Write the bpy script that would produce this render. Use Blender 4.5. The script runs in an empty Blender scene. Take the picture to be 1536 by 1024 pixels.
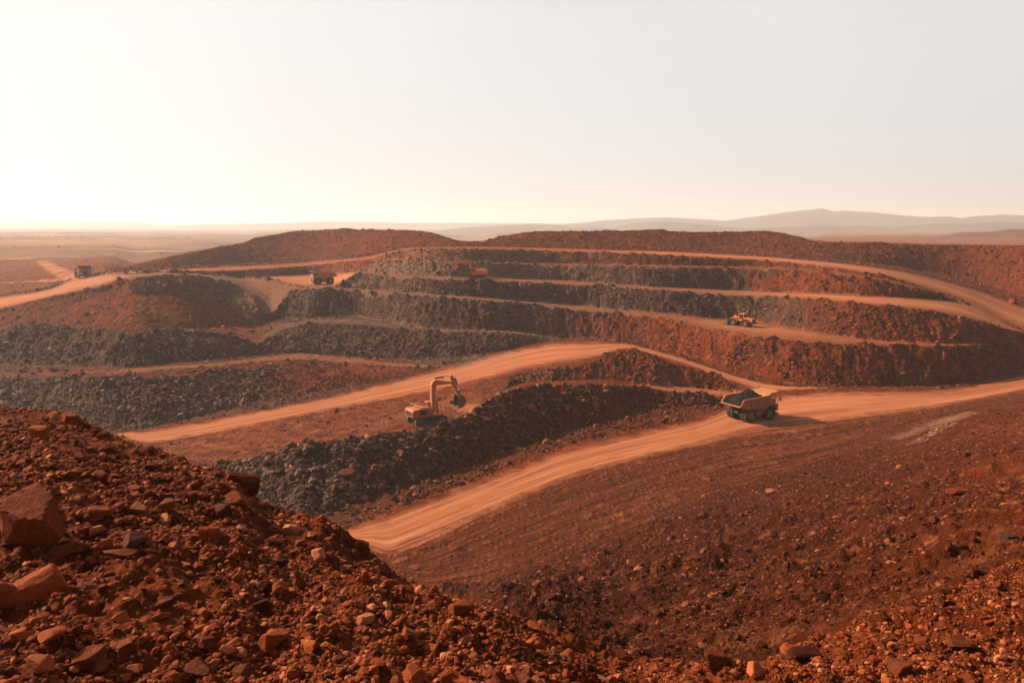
NCOL, RES, HAZE, EXPO, DENOISE, DEBUG = 940, 1.0, 1.8e-4, .98, True, 0
import bpy, bmesh, math, random
import numpy as np
from mathutils import Vector, Matrix, Euler

random.seed(7)
rng = np.random.default_rng(11)
scene = bpy.context.scene
COL = scene.collection

# ------------------------------------------------------------------ camera
F = 1205.0                      # focal length in photo pixels (1536 wide)
HCAM = 36.0                     # metres above the pit floor
PITCH = math.atan((512 - 338) / F)
CP, SP = math.cos(PITCH), math.sin(PITCH)
cam_d = bpy.data.cameras.new('camera')
cam = bpy.data.objects.new('camera', cam_d)
COL.objects.link(cam)
cam.location = (0, 0, HCAM)
cam.rotation_euler = (math.pi / 2 - PITCH, 0, 0)
cam_d.sensor_width = 36.0
cam_d.lens = F / 1536 * 36
cam_d.clip_start = 0.1
cam_d.clip_end = 60000
scene.camera = cam


def ray(x, y):
    """photo pixel -> (azimuth, drop per metre of horizontal distance)"""
    x = np.asarray(x, float); y = np.asarray(y, float)
    u = (x - 768) / F
    w = -(y - 512) / F
    Y = CP + w * SP
    Z = -SP + w * CP
    return np.arctan2(u, Y), -Z / np.hypot(u, Y)


# ------------------------------------------------------------------ noise
def _hash(ix, iy, seed):
    h = (ix.astype(np.int64) * 374761393 + iy.astype(np.int64) * 668265263 + seed * 1442695041) & 0xFFFFFFFF
    h = ((h ^ (h >> 13)) * 1274126177) & 0xFFFFFFFF
    return (h ^ (h >> 16)) & 0xFFFFFFFF


def perlin(x, y, seed=0):
    x = np.asarray(x, float); y = np.asarray(y, float)
    ix = np.floor(x); iy = np.floor(y)
    fx = x - ix; fy = y - iy
    ux = fx * fx * fx * (fx * (fx * 6 - 15) + 10)
    uy = fy * fy * fy * (fy * (fy * 6 - 15) + 10)

    def g(dx, dy):
        a = _hash(ix + dx, iy + dy, seed) * (2 * math.pi / 4294967296.0)
        return np.cos(a) * (fx - dx) + np.sin(a) * (fy - dy)
    a = g(0, 0); b = g(1, 0); c = g(0, 1); d = g(1, 1)
    return (a + (b - a) * ux + (c - a) * uy + (a - b - c + d) * ux * uy) * 1.5


def fbm(x, y, octv=4, seed=0, gain=0.5):
    s = 0; a = 1.0; n = 0
    for i in range(octv):
        s = s + a * perlin(x * 2 ** i + 17.3 * i, y * 2 ** i - 9.1 * i, seed + i)
        n += a
        a *= gain
    return s / n


def ridged(x, y, octv=3, seed=0):
    s = 0; a = 1.0; n = 0
    for i in range(octv):
        s = s + a * (1 - 2 * np.abs(perlin(x * 2 ** i + 5.7 * i, y * 2 ** i + 3.3 * i, seed + i)))
        n += a
        a *= 0.55
    return s / n


def cell_stones(x, y, seed):
    """0..1 rounded lumps, one per unit cell: a bed of half sunk stones"""
    ix = np.floor(x); iy = np.floor(y)
    best = np.zeros_like(x)
    for dx in (-1, 0, 1):
        for dy in (-1, 0, 1):
            hx = _hash(ix + dx, iy + dy, seed) / 4294967296.0
            hy = _hash(ix + dx, iy + dy, seed + 1) / 4294967296.0
            hr = _hash(ix + dx, iy + dy, seed + 2) / 4294967296.0
            R = 0.25 + 0.45 * hr
            d2 = ((ix + dx + hx - x) ** 2 + (iy + dy + hy - y) ** 2) / (R * R)
            best = np.maximum(best, np.sqrt(np.clip(1 - d2, 0, 1)) * R)
    return best


def lerp_x(v, xs):
    """scalar, or list of (photo x, value)"""
    if np.isscalar(v):
        return np.full(len(xs), float(v))
    p = np.array(v, float)
    return np.interp(xs, p[:, 0], p[:, 1])


# ------------------------------------------------------------------ terrain lines, nearest first
# name, outline in photo pixels, how its height follows from the line before it, band attributes
LINES = []


def line(name, pts, mode, val=0, **attr):
    LINES.append((name, pts, mode, val, attr))


# the haul floor in front
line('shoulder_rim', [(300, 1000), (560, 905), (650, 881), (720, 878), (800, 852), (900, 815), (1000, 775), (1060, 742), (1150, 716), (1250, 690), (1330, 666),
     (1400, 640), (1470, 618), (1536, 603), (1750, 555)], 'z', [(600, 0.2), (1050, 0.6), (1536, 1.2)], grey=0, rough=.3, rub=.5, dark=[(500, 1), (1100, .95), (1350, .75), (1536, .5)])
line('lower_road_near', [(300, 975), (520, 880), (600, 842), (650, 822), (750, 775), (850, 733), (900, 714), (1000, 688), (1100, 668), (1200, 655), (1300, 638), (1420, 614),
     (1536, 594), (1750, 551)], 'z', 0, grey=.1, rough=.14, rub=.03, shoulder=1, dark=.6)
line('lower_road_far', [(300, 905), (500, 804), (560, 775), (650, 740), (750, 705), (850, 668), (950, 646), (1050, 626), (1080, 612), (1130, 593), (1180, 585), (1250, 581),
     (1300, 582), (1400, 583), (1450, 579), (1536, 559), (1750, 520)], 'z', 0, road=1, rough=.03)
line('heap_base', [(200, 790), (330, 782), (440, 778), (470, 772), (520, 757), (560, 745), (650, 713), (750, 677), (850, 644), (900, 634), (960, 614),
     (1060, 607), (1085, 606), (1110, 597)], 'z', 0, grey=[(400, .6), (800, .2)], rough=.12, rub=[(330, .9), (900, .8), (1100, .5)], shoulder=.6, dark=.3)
line('heap_crest', [(200, 760), (330, 697), (360, 690), (400, 680), (460, 663), (540, 654), (600, 648), (640, 645), (670, 637), (690, 626), (715, 610), (740, 594), (770, 581),
     (800, 576), (830, 576), (860, 576), (900, 575), (930, 578), (960, 580), (1000, 586), (1060, 592), (1085, 596), (1110, 597)], 's',
     [(330, .35), (560, .42), (700, .5), (800, .5), (900, .45), (1100, .4)], grey=[(330, 1), (540, .85), (700, .6), (850, .35), (950, .1), (1100, .25)], rough=.9, rub=[(330, 4), (760, 4), (900, 1.8), (1100, 1.5)])
line('behind_heap', None, 'emerge', [(680, 0), (720, .3), (780, 1.6), (850, 2.4), (930, 2.4), (1000, 1.2), (1100, 0)], rough=.2, grey=.3)
line('pile_base', [(760, 577), (800, 572), (850, 571), (900, 568), (930, 571), (960, 577), (985, 577), (1020, 580), (1060, 583), (1100, 588), (1112, 592)],
     's', 0.0, rough=.12, grey=.1, road=[(940, 0), (970, .6), (1100, .6)])
line('pile_crest', [(760, 575), (780, 561), (800, 557), (830, 552), (860, 547), (890, 542), (910, 532), (925, 526), (940, 522.5), (952, 523), (965, 528), (985, 536), (1000, 543),
     (1030, 549), (1050, 556), (1080, 563), (1092, 573), (1112, 590)], 's', [(760, .5), (900, .62), (1112, .55)], grey=[(760, .6), (860, .45), (930, .3), (1000, .05)],
     rough=.6, gul=.7, rub=1.3)
line('behind_pile', None, 'emerge', [(720, .4), (780, 2.6), (840, 4.0), (900, 4.4), (950, 4.2), (1000, 3.2), (1060, 1.8), (1120, .5), (1170, 0)], rough=.15)
line('middle_road_near', [(100, 690), (215, 669), (300, 656), (400, 637), (500, 617), (600, 599), (660, 588), (700, 578), (740, 570), (780, 560), (820, 552.5), (860, 546.5), (900, 540), (930, 527),
     (950, 523), (985, 534), (1030, 547), (1060, 559), (1100, 573), (1140, 588), (1180, 586)], 'z',
     [(500, 0), (600, .5), (700, 1.6), (780, 3), (840, 4.2), (900, 4.5), (950, 4.3), (1000, 3.2), (1060, 1.8), (1120, .5), (1170, 0)], rough=.12, rub=.03, grey=.12, packed=.35)
line('middle_road_far', [(100, 660), (215, 645), (300, 631), (400, 612), (500, 592), (600, 567), (660, 551), (700, 541), (740, 529), (780, 520), (820, 512), (840, 510), (900, 510.5), (940, 514),
     (985, 525), (1030, 538), (1070, 552), (1120, 567), (1150, 575), (1200, 580), (1250, 581)], 'z',
     [(500, 0), (600, .5), (700, 1.6), (780, 3), (840, 4.2), (900, 4.5), (950, 4.3), (1000, 3.2), (1060, 1.8), (1120, .5), (1170, 0)], road=1, rough=.03)
# the dark floor of the pit
line('spill_foot', [(0, 648), (150, 646), (215, 643), (300, 622), (400, 600), (500, 583), (560, 572), (590, 569)], 's', 0, grey=.6, rough=.15, rub=.3)
line('spill_crest', [(-300, 575), (0, 572), (60, 566), (150, 565), (190, 563), (240, 566), (290, 563), (320, 553), (345, 551), (375, 556), (420, 544), (460, 545), (490, 553), (540, 557), (590, 568)], 's',
     [(0, .22), (300, .25), (400, .16), (590, .08)], grey=[(0, 1), (340, .95), (400, .6), (480, .2)], rough=.7, rub=[(0, 2.2), (360, 1.8), (450, .4)])
line('trail_near', [(0, 566), (60, 562), (180, 559), (300, 551), (345, 547), (400, 541), (440, 539), (470, 539), (520, 544), (560, 546), (600, 550), (640, 551), (660, 550)], 's', 0, grey=[(0, 1), (250, .4), (420, .3)], rough=.25, rub=.3)
line('trail_far', [(0, 565), (60, 560), (180, 554), (300, 546), (345, 542), (400, 535), (440, 530), (470, 531), (520, 537), (560, 541), (600, 545), (640, 547), (660, 549)], 's', 0, rough=.06, packed=[(0, 0), (150, 0), (190, .8), (640, .75)], grey=.3)
line('ridge_foot', [(-300, 548), (0, 548), (100, 546), (180, 551), (250, 545), (300, 540), (345, 536), (400, 530), (430, 527)], 's', 0.02, grey=.6, rough=.2, rub=.2)
line('ridge_crest', [(-300, 496), (0, 493), (40, 487), (80, 486), (120, 491), (170, 502), (200, 499), (240, 493), (280, 493), (330, 500), (370, 510), (400, 516), (430, 527)], 's', .38, grey=1, rough=1.2, rub=1.4, gul=.5)
line('behind_ridge', None, 'drop', [(0, 2.), (330, 1.5), (420, 0)], rough=.3, grey=.5)
# inner benches
line('inner_foot', [(440, 527), (500, 532), (560, 537), (620, 538), (680, 536), (720, 531), (760, 525), (800, 515), (825, 508)], 's', .02, grey=[(400, .8), (480, .5), (560, .4), (640, .8)], rough=.25, rub=.3, packed=[(560, 0), (640, .3), (720, .3)])
line('inner_crest', [(400, 505), (430, 492), (470, 484), (520, 487), (560, 489), (600, 494), (640, 497), (700, 498), (760, 499), (800, 502), (815, 504), (825, 507)], 's', [(400, .2), (500, .28), (600, .5), (825, .6)], grey=1, rough=.7, rub=[(400, .7), (560, 1.8), (800, 1)], gul=.5)
line('inner_track', [(400, 492), (430, 485), (470, 478), (520, 478), (560, 481), (600, 488), (640, 494), (700, 496), (760, 497), (800, 500), (825, 506)], 's', .01, grey=.85, rough=.12, packed=.4)
line('bench_four_foot', [(-300, 489), (0, 488), (60, 486), (120, 490), (200, 497), (300, 492), (370, 489), (390, 487), (400, 482), (412, 475), (450, 478), (520, 472), (560, 476), (600, 484), (640, 490), (700, 493), (780, 496),
     (830, 505), (900, 508.5), (940, 512), (985, 521), (1030, 531), (1070, 543), (1120, 557), (1170, 569), (1230, 577), (1300, 579), (1400, 579), (1450, 575), (1536, 555), (1750, 517)], 's',
     0.0, grey=[(0, 0), (380, .3), (450, .9), (780, .9), (860, .3), (950, 0)], rough=.2, rub=.25, packed=[(800, 0), (860, .35), (1100, .35), (1250, .2), (1400, .5)])
line('basin_crest', [(-300, 521), (0, 464), (60, 450), (110, 441), (165, 436), (200, 440), (260, 440), (305, 445), (340, 458), (362, 472), (380, 484), (392, 487)], 's', .30, grey=0, rough=.5, gul=.25, rub=.12, dark=.25)
line('bench_four_crest', [(-300, 520), (0, 463), (60, 449), (110, 439), (165, 425), (180, 418.5), (250, 411.5), (300, 414), (340, 421), (365, 433), (380, 447), (388, 460), (394, 478), (404, 476), (412, 470), (424, 448),
     (434, 437), (450, 434), (500, 433), (560, 438), (640, 444), (700, 448), (800, 457), (850, 464), (900, 468), (950, 473), (1000, 478), (1030, 486), (1060, 492), (1100, 500), (1140, 506), (1180, 510), (1250, 514),
     (1300, 516), (1400, 519), (1450, 518), (1480, 516), (1500, 511), (1536, 501), (1750, 470)], 's', [(0, .42), (180, .6), (380, .7), (430, 1.0), (900, 1.05), (1100, 1.15), (1350, .95), (1536, .7)],
     grey=[(0, 0), (160, .2), (215, .62), (300, .75), (385, .8), (430, 1), (760, .95), (850, .55), (930, .4), (1000, .35), (1060, .1), (1100, 0)], rough=[(0, .5), (380, .5), (430, .8), (1536, .9)], packed=[(170, 0), (215, .5), (385, .5), (430, .2), (700, 0)], gul=[(0, .25), (160, .5), (220, 1.3), (400, 1.0), (1000, 1.0), (1060, 1.3), (1250, 1.2), (1536, .8)],
     rub=[(0, .15), (200, .6), (380, .6), (450, .9), (1400, 1.2), (1500, 2), (1536, 2)])
line('bench_four_far', [(-300, 500), (0, 445), (60, 437), (92, 429), (101, 418), (130, 413.5), (170, 412), (250, 409), (300, 411), (350, 415), (380, 418), (400, 420), (425, 423), (440, 431), (450, 431.5), (500, 430.5), (560, 435),
     (640, 441), (700, 444.5), (800, 452.5), (850, 457), (900, 461), (950, 466), (1000, 470), (1050, 476), (1080, 478), (1110, 480), (1150, 484), (1200, 492), (1250, 502), (1300, 509), (1400, 515), (1450, 515.5), (1480, 515), (1536, 500)], 's',
     [(0, 0), (375, 0), (390, .28), (425, .28), (440, 0)], road=[(0, 1), (150, 1), (200, .35), (300, 0), (380, .0), (440, 0), (980, .1), (1090, .62), (1250, .3), (1450, .2)], packed=.75, grey=[(0, 0), (180, .5), (340, .7), (400, .5), (450, .6), (900, .5), (1000, .2), (1080, 0)], rough=[(0, .05), (200, .3), (430, .3), (450, .07)])
line('bench_three_crest', [(498, 430.5), (508, 428), (518, 420), (530, 411), (540, 409.5), (560, 411), (590, 417), (640, 418.5), (700, 420), (760, 422), (800, 424), (850, 426), (900, 429), (950, 433), (1000, 437), (1050, 440), (1100, 443),
     (1140, 445), (1200, 448), (1250, 452), (1300, 456), (1350, 460), (1400, 466), (1440, 474), (1470, 482), (1500, 492), (1536, 500)], 's', [(500, 1.1), (1000, 1.15), (1180, .9), (1536, .6)],
     packed=[(500, .35), (800, .15), (900, 0)], grey=[(500, 1), (1120, 1), (1220, .5), (1300, .1)], rough=.7, gul=[(500, .8), (1150, 1.0), (1300, .6)], rub=[(500, 1), (1150, 1), (1250, 1.6), (1536, 1.4)])  # fainter light and haze painted on this face too
line('bench_three_far', [(400, 414), (450, 412), (500, 410), (530, 408), (540, 408), (560, 409), (600, 413), (640, 414.5), (700, 416), (760, 417), (800, 418.5), (850, 421), (900, 424), (950, 428), (1000, 431), (1050, 433),
     (1100, 435), (1140, 437), (1200, 438.5), (1250, 440), (1300, 444), (1350, 446), (1400, 449), (1430, 451), (1470, 463), (1500, 480), (1536, 500)], 's', 0, packed=.85, road=[(400, .9), (520, .9), (545, .1), (1000, .2), (1200, .6), (1300, .9), (1536, .9)],
     grey=[(500, 0), (560, .5), (1100, .4), (1200, 0)], rough=.06)
line('bench_two_crest', [(540, 408), (548, 402), (560, 395), (600, 391), (700, 393), (800, 396), (850, 397.5), (900, 399), (1000, 400.5), (1100, 402), (1160, 404), (1200, 406), (1250, 410), (1300, 417), (1340, 424), (1380, 434), (1410, 442), (1440, 452)], 's', 1.15, packed=[(540, .9), (780, .85), (900, .35), (1000, 0)],  # wall behind the far excavator lightened: its light and haze put into the colour
     grey=[(540, .5), (600, .9), (1080, .9), (1180, .35), (1260, .05)], rough=.7, gul=.9, rub=[(540, .6), (1200, .6), (1250, 1.4)])
line('bench_two_far', [(540, 408), (548, 402), (560, 395), (600, 391), (700, 392.5), (800, 394), (850, 395.3), (900, 396.5), (1000, 398), (1100, 399.5), (1160, 401), (1200, 403.5), (1250, 407.5), (1300, 414), (1340, 421), (1380, 431), (1410, 439), (1440, 452)], 's', .0, grey=.4, rough=.12, packed=.6)
line('bench_one_crest', [(180, 411), (260, 409), (350, 406), (420, 402), (480, 397), (535, 391), (545, 390), (560, 388), (580, 381), (610, 374), (690, 373), (760, 374), (850, 377), (900, 379), (960, 381), (1000, 383), (1060, 386), (1136, 390),
     (1200, 396), (1250, 402), (1290, 408), (1340, 417), (1390, 432), (1420, 441), (1450, 453), (1470, 463), (1490, 474), (1510, 487), (1536, 500), (1750, 560)], 's', [(300, .3), (530, .4), (600, 1.1), (1300, .9)], packed=[(540, 0), (580, .6), (760, .75), (900, .25), (1000, 0)],  # same lit, hazy lightening painted into the wall colour
     grey=[(300, 0), (600, .35), (700, .55), (1000, .5), (1100, .15)], rough=.5, gul=.6, rub=.6)
line('upper_road_far', [(180, 408), (260, 404.5), (340, 400), (420, 396.5), (480, 391.5), (535, 387), (545, 386), (560, 384), (580, 378), (610, 371.5), (690, 370), (760, 370.5), (850, 373), (900, 374.5), (960, 376), (1000, 377), (1060, 380), (1136, 384),
     (1200, 389), (1250, 393.5), (1290, 398), (1340, 405), (1390, 415), (1420, 423), (1450, 431), (1480, 440), (1510, 451), (1536, 462), (1750, 540)], 's', 0, packed=.7, road=[(300, .5), (700, .2), (860, .4), (1000, .8), (1536, 1)], rough=.05)
line('mound_foot', [(150, 411), (180, 405), (260, 400), (340, 396), (430, 391), (545, 382), (600, 373), (690, 369), (730, 369.3), (800, 370.5), (900, 373), (1000, 374.5), (1100, 377), (1136, 379), (1200, 384), (1290, 393), (1340, 398), (1390, 407),
     (1450, 419), (1480, 428), (1536, 446), (1750, 520)], 's', 0.01, grey=[(200, .4), (600, .5), (680, 0)], rough=.2, rub=.4)
line('mound_crest', [(150, 408), (200, 398), (240, 388), (290, 378), (330, 370), (362, 365), (385, 356), (420, 350), (440, 346), (470, 345), (505, 343.5), (520, 342), (535, 344), (560, 344), (620, 345.5), (650, 349), (668, 356), (690, 362), (720, 364),
     (740, 358), (765, 352), (790, 347.5), (830, 346.5), (900, 346.5), (960, 345), (990, 343.5), (1004, 347), (1080, 348), (1150, 346), (1170, 349), (1200, 355), (1215, 361), (1250, 365), (1300, 364.5), (1340, 366), (1400, 368), (1536, 370), (1750, 380)], 's',
     [(150, .35), (600, .45), (700, .5), (1200, .6), (1536, .75)], grey=0, rough=[(0, .6), (1200, .6), (1300, 1)], gul=[(150, .35), (1536, .5)], rub=[(150, .1), (1100, .2), (1250, .8)], dark=.2)
line('behind_mound', None, 'emergemin', [(150, 30), (190, 14), (700, 14), (1190, 15), (1225, 40)], rough=.2)
line('left_plain', [(-300, 392), (0, 390), (60, 388), (110, 386), (150, 384), (185, 383)], 'z', 13.0, rough=.8, packed=.25, plain=.15)
line('plateau_far', [(1215, 360), (1240, 354), (1300, 355), (1400, 356.5), (1536, 357.5), (1750, 360)], 's', 0.0, road=[(1200, 0), (1230, .35), (1600, .35)], rough=.4, rub=.05)
line('outer_mound_crest', [(1405, 356.5), (1420, 353), (1440, 347), (1480, 346), (1500, 344), (1515, 342), (1536, 344), (1600, 346), (1750, 350)], 's', .5, rough=.6, gul=.3, dark=.2)
line('plain_start', None, 'emergemin', 14, rough=.3, grey=.1)

# ------------------------------------------------------------------ polar grid
AZ_IN = np.radians(37.5)
az = np.concatenate([np.radians(np.arange(-180, -80, 6.0)), np.radians(np.linspace(-80, -39, 60, endpoint=False)), np.linspace(-np.radians(39), np.radians(39), NCOL),
                     np.radians(np.linspace(80, 39, 60, endpoint=False))[::-1], np.radians(np.arange(86, 180, 6.0))])
NA = len(az)
azc = np.clip(az, -AZ_IN, AZ_IN)
# photo column of each azimuth, read at mid height
_w = -(450 - 512) / F
xcol = 768 + F * np.tan(azc) * (CP + _w * SP)


def line_t(pts, amp=1.3):
    p = np.array(pts, float)
    xs = np.arange(p[0, 0], p[-1, 0] + .5, 1.0)
    ys = np.interp(xs, p[:, 0], p[:, 1])
    ys = ys + np.clip(fbm(xs / 23.0, ys * 0 + p[0, 1], 4, 31) * amp, -1.6, 1.6) * np.clip((ys - 338) / 40, 0, 1)
    a, t = ray(xs, ys)
    out = np.interp(azc, a, t)
    out[(azc < a[0] - 1e-6) & (p[0, 0] > -50)] = np.nan
    out[(azc > a[-1] + 1e-6) & (p[-1, 0] < 1536)] = np.nan
    return out


def smooth(a, s):
    k = int(3 * s)
    w = np.exp(-.5 * (np.arange(-k, k + 1) / s) ** 2)
    w /= w.sum()
    return np.convolve(np.pad(a, k, mode='edge'), w, 'valid')


# near ground, standing place of the camera
S1 = [(-300, 575), (-100, 597), (0, 610), (60, 617), (105, 628), (150, 645), (200, 660), (280, 690), (350, 714), (385, 750), (430, 768), (480, 785), (520, 815), (560, 833), (600, 862), (640, 882), (700, 898), (750, 920), (800, 943), (850, 972), (900, 1000),
      (940, 1010), (1000, 1003), (1060, 998), (1130, 992), (1200, 972), (1250, 955), (1300, 930), (1350, 915), (1400, 895), (1450, 880), (1536, 835), (1800, 720)]
t1 = line_t(S1)
r1 = lerp_x([(-300, 24), (0, 18), (200, 15), (350, 12.5), (560, 10.5), (700, 9.6), (900, 8.8), (1100, 9.8), (1300, 11.5), (1536, 14.5), (1800, 20)], xcol)
z1 = HCAM - t1 * r1
rb = lerp_x([(0, 5.2), (768, 5.6), (1536, 6.5)], xcol)
zb = HCAM - lerp_x([(0, 3.25), (768, 3.5), (1100, 4.0), (1536, 4.6)], xcol)
r2 = lerp_x([(700, 1), (750, .30), (800, .2), (850, .13), (900, .07), (950, .02)], xcol)
rz0 = HCAM / t1
r2 = np.maximum(r1 + .6, rz0 * r2)
z2 = HCAM - t1 * r2

prof_r = [np.full(NA, .2), np.full(NA, 2.5), rb, .5 * (rb + r1), r1]
prof_z = [zb + .1, zb + .1, zb, .5 * (zb + z1) + lerp_x([(0, .12), (900, 0), (1536, -.1)], xcol), z1]
ATTR = ['road', 'grey', 'rough', 'gul', 'rub', 'packed', 'shoulder', 'dark', 'near']
band_attr = [dict(near=1, rough=0)] * 5
# fall behind the near rim
drop = np.clip((r2 - r1) / 8, 0, 1)
rm = np.minimum(r1 + (z1 - z2) / .72, r1 + (r2 - r1) * .9)
zm = np.where(rm < r1 + (r2 - r1) * .89, z2, z1 + (z2 - z1) * .9 - 1.0 * drop)
prof_r += [rm, r2]; prof_z += [zm, z2]
band_attr += [dict(rough=.3, rub=.3, near=.5), dict(rough=.15)]
RI = {'rim': 4, 'floor': 6}

tp, rp, zp = t1, r2, z2
first = True
for name, pts, mode, val, attr in LINES:
    v = lerp_x(val, xcol)
    if pts is None:
        t = tp.copy()
    else:
        t = line_t(pts, 0.0)
        t = np.where(np.isnan(t), tp, np.minimum(t, tp))
        t = np.minimum(smooth(t, 5 if name not in ('mound_crest', 'outer_mound_crest') else 2), tp)
    if mode == 'z':
        z = v; r = (HCAM - z) / t
    elif mode == 's':
        r = (HCAM - zp + v * rp) / (t + v); z = HCAM - t * r
    elif mode == 'drop':
        z = zp - v; r = (HCAM - z) / t
    elif mode == 'emerge':
        z = np.minimum(zp, v); r = (HCAM - z) / t
    elif mode == 'emergemin':
        z = np.minimum(zp, v); r = (HCAM - z) / t
    same = np.abs(t - tp) < 1e-9
    if mode == 's':
        r = np.where(same, rp, r)
    if mode == 'z':
        # where a line has merged with the one before it nothing moves unless that one stood lower on the same ray
        r = np.maximum(r, rp)
    r = np.maximum(r, rp)
    zs = smooth(HCAM - t * r, {'behind_mound': 6, 'left_plain': 25, 'plain_start': 25, 'mound_crest': 16, 'mound_foot': 16}.get(name, 10))
    r = np.maximum((HCAM - zs) / t, rp)
    r = np.maximum(smooth(r, 34 if 'mound_crest' in name or name == 'mound_foot' else 4), rp)
    z = HCAM - t * r
    if first:           # long slope between the near rim and the haul floor
        for u in (.15, .3, .45, .6, .75, .9):
            ru = r2 * (r / r2) ** u
            tu = t1 + (t - t1) * u
            prof_r.append(ru); prof_z.append(HCAM - tu * ru)
            band_attr.append(attr)
        first = False
    if pts is None:
        gap = r - rp
        rmid = np.minimum(rp + np.maximum(zp - z, 0) / .7, rp + gap * .8)
        zmid = np.where(gap > .5, np.maximum(z - .02 * gap.clip(0, 20), zp - .7 * (rmid - rp)), zp + (z - zp) * .5)
        prof_r.append(rmid); prof_z.append(zmid); band_attr.append(attr)
    prof_r.append(r); prof_z.append(z); band_attr.append(attr)
    RI[name] = len(prof_r) - 1
    tp, rp, zp = t, r, z
rend = np.maximum(11000, rp * 1.3)
prof_r.append(rend); prof_z.append(np.full(NA, 12.0)); band_attr.append(dict(rough=.4, plain=1, grey=.1))
PR = np.array(prof_r); PZ = np.array(prof_z)
PR = np.maximum.accumulate(PR + np.arange(len(PR))[:, None] * 1e-4, axis=0)
if DEBUG:
    for k in RI:
        i = RI[k]
        print('%-18s' % k, ' '.join('%d:%5.0f/%4.1f' % (x, PR[i, j], PZ[i, j]) for x in (20, 120, 250, 380, 440, 500, 600, 700, 850, 1000, 1110, 1200, 1300, 1400, 1500) for j in [int(np.argmin(np.abs(xcol - x)))]))

rr = [0.3]
while rr[-1] < 11000:
    r = rr[-1]
    if r < 3: d = .15
    elif r < 25: d = .0042 * r * RES
    elif r < 125: d = .0048 * r * RES
    elif r < 420: d = .40 * RES
    elif r < 1000: d = .0032 * r
    else: d = .014 * r
    rr.append(r + d)
rr = np.array(rr)
NR = len(rr)
Zg = np.empty((NA, NR)); BI = np.empty((NA, NR), np.int32); BI0 = np.empty((NA, NR), np.int32); BV0 = np.empty((NA, NR)); BV = np.empty((NA, NR))
A = {k: np.zeros((NA, NR)) for k in ATTR + ['plain']}
TAB = {}
for k in A:
    TAB[k] = np.array([lerp_x(b.get(k, 0), xcol) for b in band_attr])      # (lines, columns)
AZ2, R2 = np.meshgrid(az, rr, indexing='ij')
X = R2 * np.sin(AZ2); Y = R2 * np.cos(AZ2)
jit = fbm(X * .35, Y * .35, 3, 5) * np.clip(R2 / 150, .05, 1) * 1.6
for j in range(NA):
    Zg[j] = np.interp(rr, PR[:, j], PZ[:, j])
    rq = rr + jit[j]
    i = np.clip(np.searchsorted(PR[:, j], rq), 1, len(PR) - 1)
    BI[j] = i
    BI0[j] = np.clip(np.searchsorted(PR[:, j], rr), 1, len(PR) - 1)
    i0 = BI0[j]
    BV0[j] = np.clip((rr - PR[i0 - 1, j]) / np.maximum(PR[i0, j] - PR[i0 - 1, j], 1e-3), 0, 1)
    BV[j] = np.clip((rq - PR[i - 1, j]) / np.maximum(PR[i, j] - PR[i - 1, j], 1e-3), 0, 1)
    for k in A:
        A[k][j] = TAB[k][i, j]

# roads feather out into their shoulders
_wide = np.isin(BI, [RI['lower_road_far'], RI['middle_road_far'], RI['upper_road_far'], RI['bench_four_far'], RI['bench_three_far']])
_low = BI == RI['lower_road_far']
A['road'] = np.where(_low, A['road'] * np.clip(.28 + BV / .5, 0, 1), A['road'])
A['shoulder'] = np.where(_low, np.clip(1.1 - BV / .5, 0, 1), A['shoulder'])
A['road'] = np.where(_wide, A['road'] * np.clip(np.minimum(BV, 1 - BV) / .34, 0.10, 1), A['road'])
# ------------------------------------------------------------------ relief
far = np.clip(R2 / 200, 0, 1.2)
nearm = A['near']
fall = np.clip(1 - (R2 - 420) / 200, 0, 1)
# soft ground swell outside the roads
soft = (1 - A['road'])
Zg += soft * np.clip((R2 - 30) / 60, 0, 1) * .5 * A['rough'] * fbm(X / 14, Y / 14, 3, 3) * (1 - A['plain'])
fade_r = np.clip((R2 - 14) / 60, 0.0, 1)
n1 = fbm(X * .28, Y * .28, 5, 9)
n2 = ridged(X * .5, Y * .5, 3, 19)
Zg += A['rough'] * fade_r * (n1 * 1.0 + .28 * n2) * np.maximum(soft, .3)
Zg += np.clip(A['rough'], 0, 1) * soft * np.clip((R2 - 60) / 60, 0, 1) * fall * (.34 * fbm(X * 1.1, Y * 1.1, 2, 29) + .22 * ridged(X * .8, Y * .8, 2, 33) - .1)
# gullies running down the cut faces
S = AZ2 * 260
bell = np.sin(np.pi * BV) ** .7
SL = S + .55 * R2
Zg += A['gul'] * bell * (ridged(SL * .16 + .6 * n1, R2 * .06, 3, 41) - .15) * 1.5 * np.clip(R2 / 150, 0, 1) * fall
Zg += A['gul'] * bell * ridged(SL * .6 + 1.5 * n1, R2 * .16, 2, 47) * .38 * fall
# crumbled lip along every crest
Zg += np.clip(A['gul'] + .3 * A['rub'], 0, 1) * fall * np.clip(R2 / 150, 0, 1) * .8 * (fbm(X * .11, Y * .11, 4, 87))
# lumpy stones bedded in the heaps
rb_ = np.clip(A['rub'], 0, 3) / 3
Zg += rb_ ** .6 * fade_r * fall * (cell_stones(X / 1.0, Y / 1.0, 61) * .7 + cell_stones(X / 2.4 + 40, Y / 2.4, 71) * .5 - .45)
# tyre ruts and graded streaks, along the run of the roads
Zg += A['shoulder'] * .26 * fbm(BV0 * 6 + .9 * fbm(X / 18, Y / 18, 3, 38), AZ2 * 9, 4, 37) * np.clip(R2 / 70, 0, 1) + (A['road'] > .3) * fall * .10 * fbm(BV0 * 9, AZ2 * 5, 3, 39)
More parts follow.
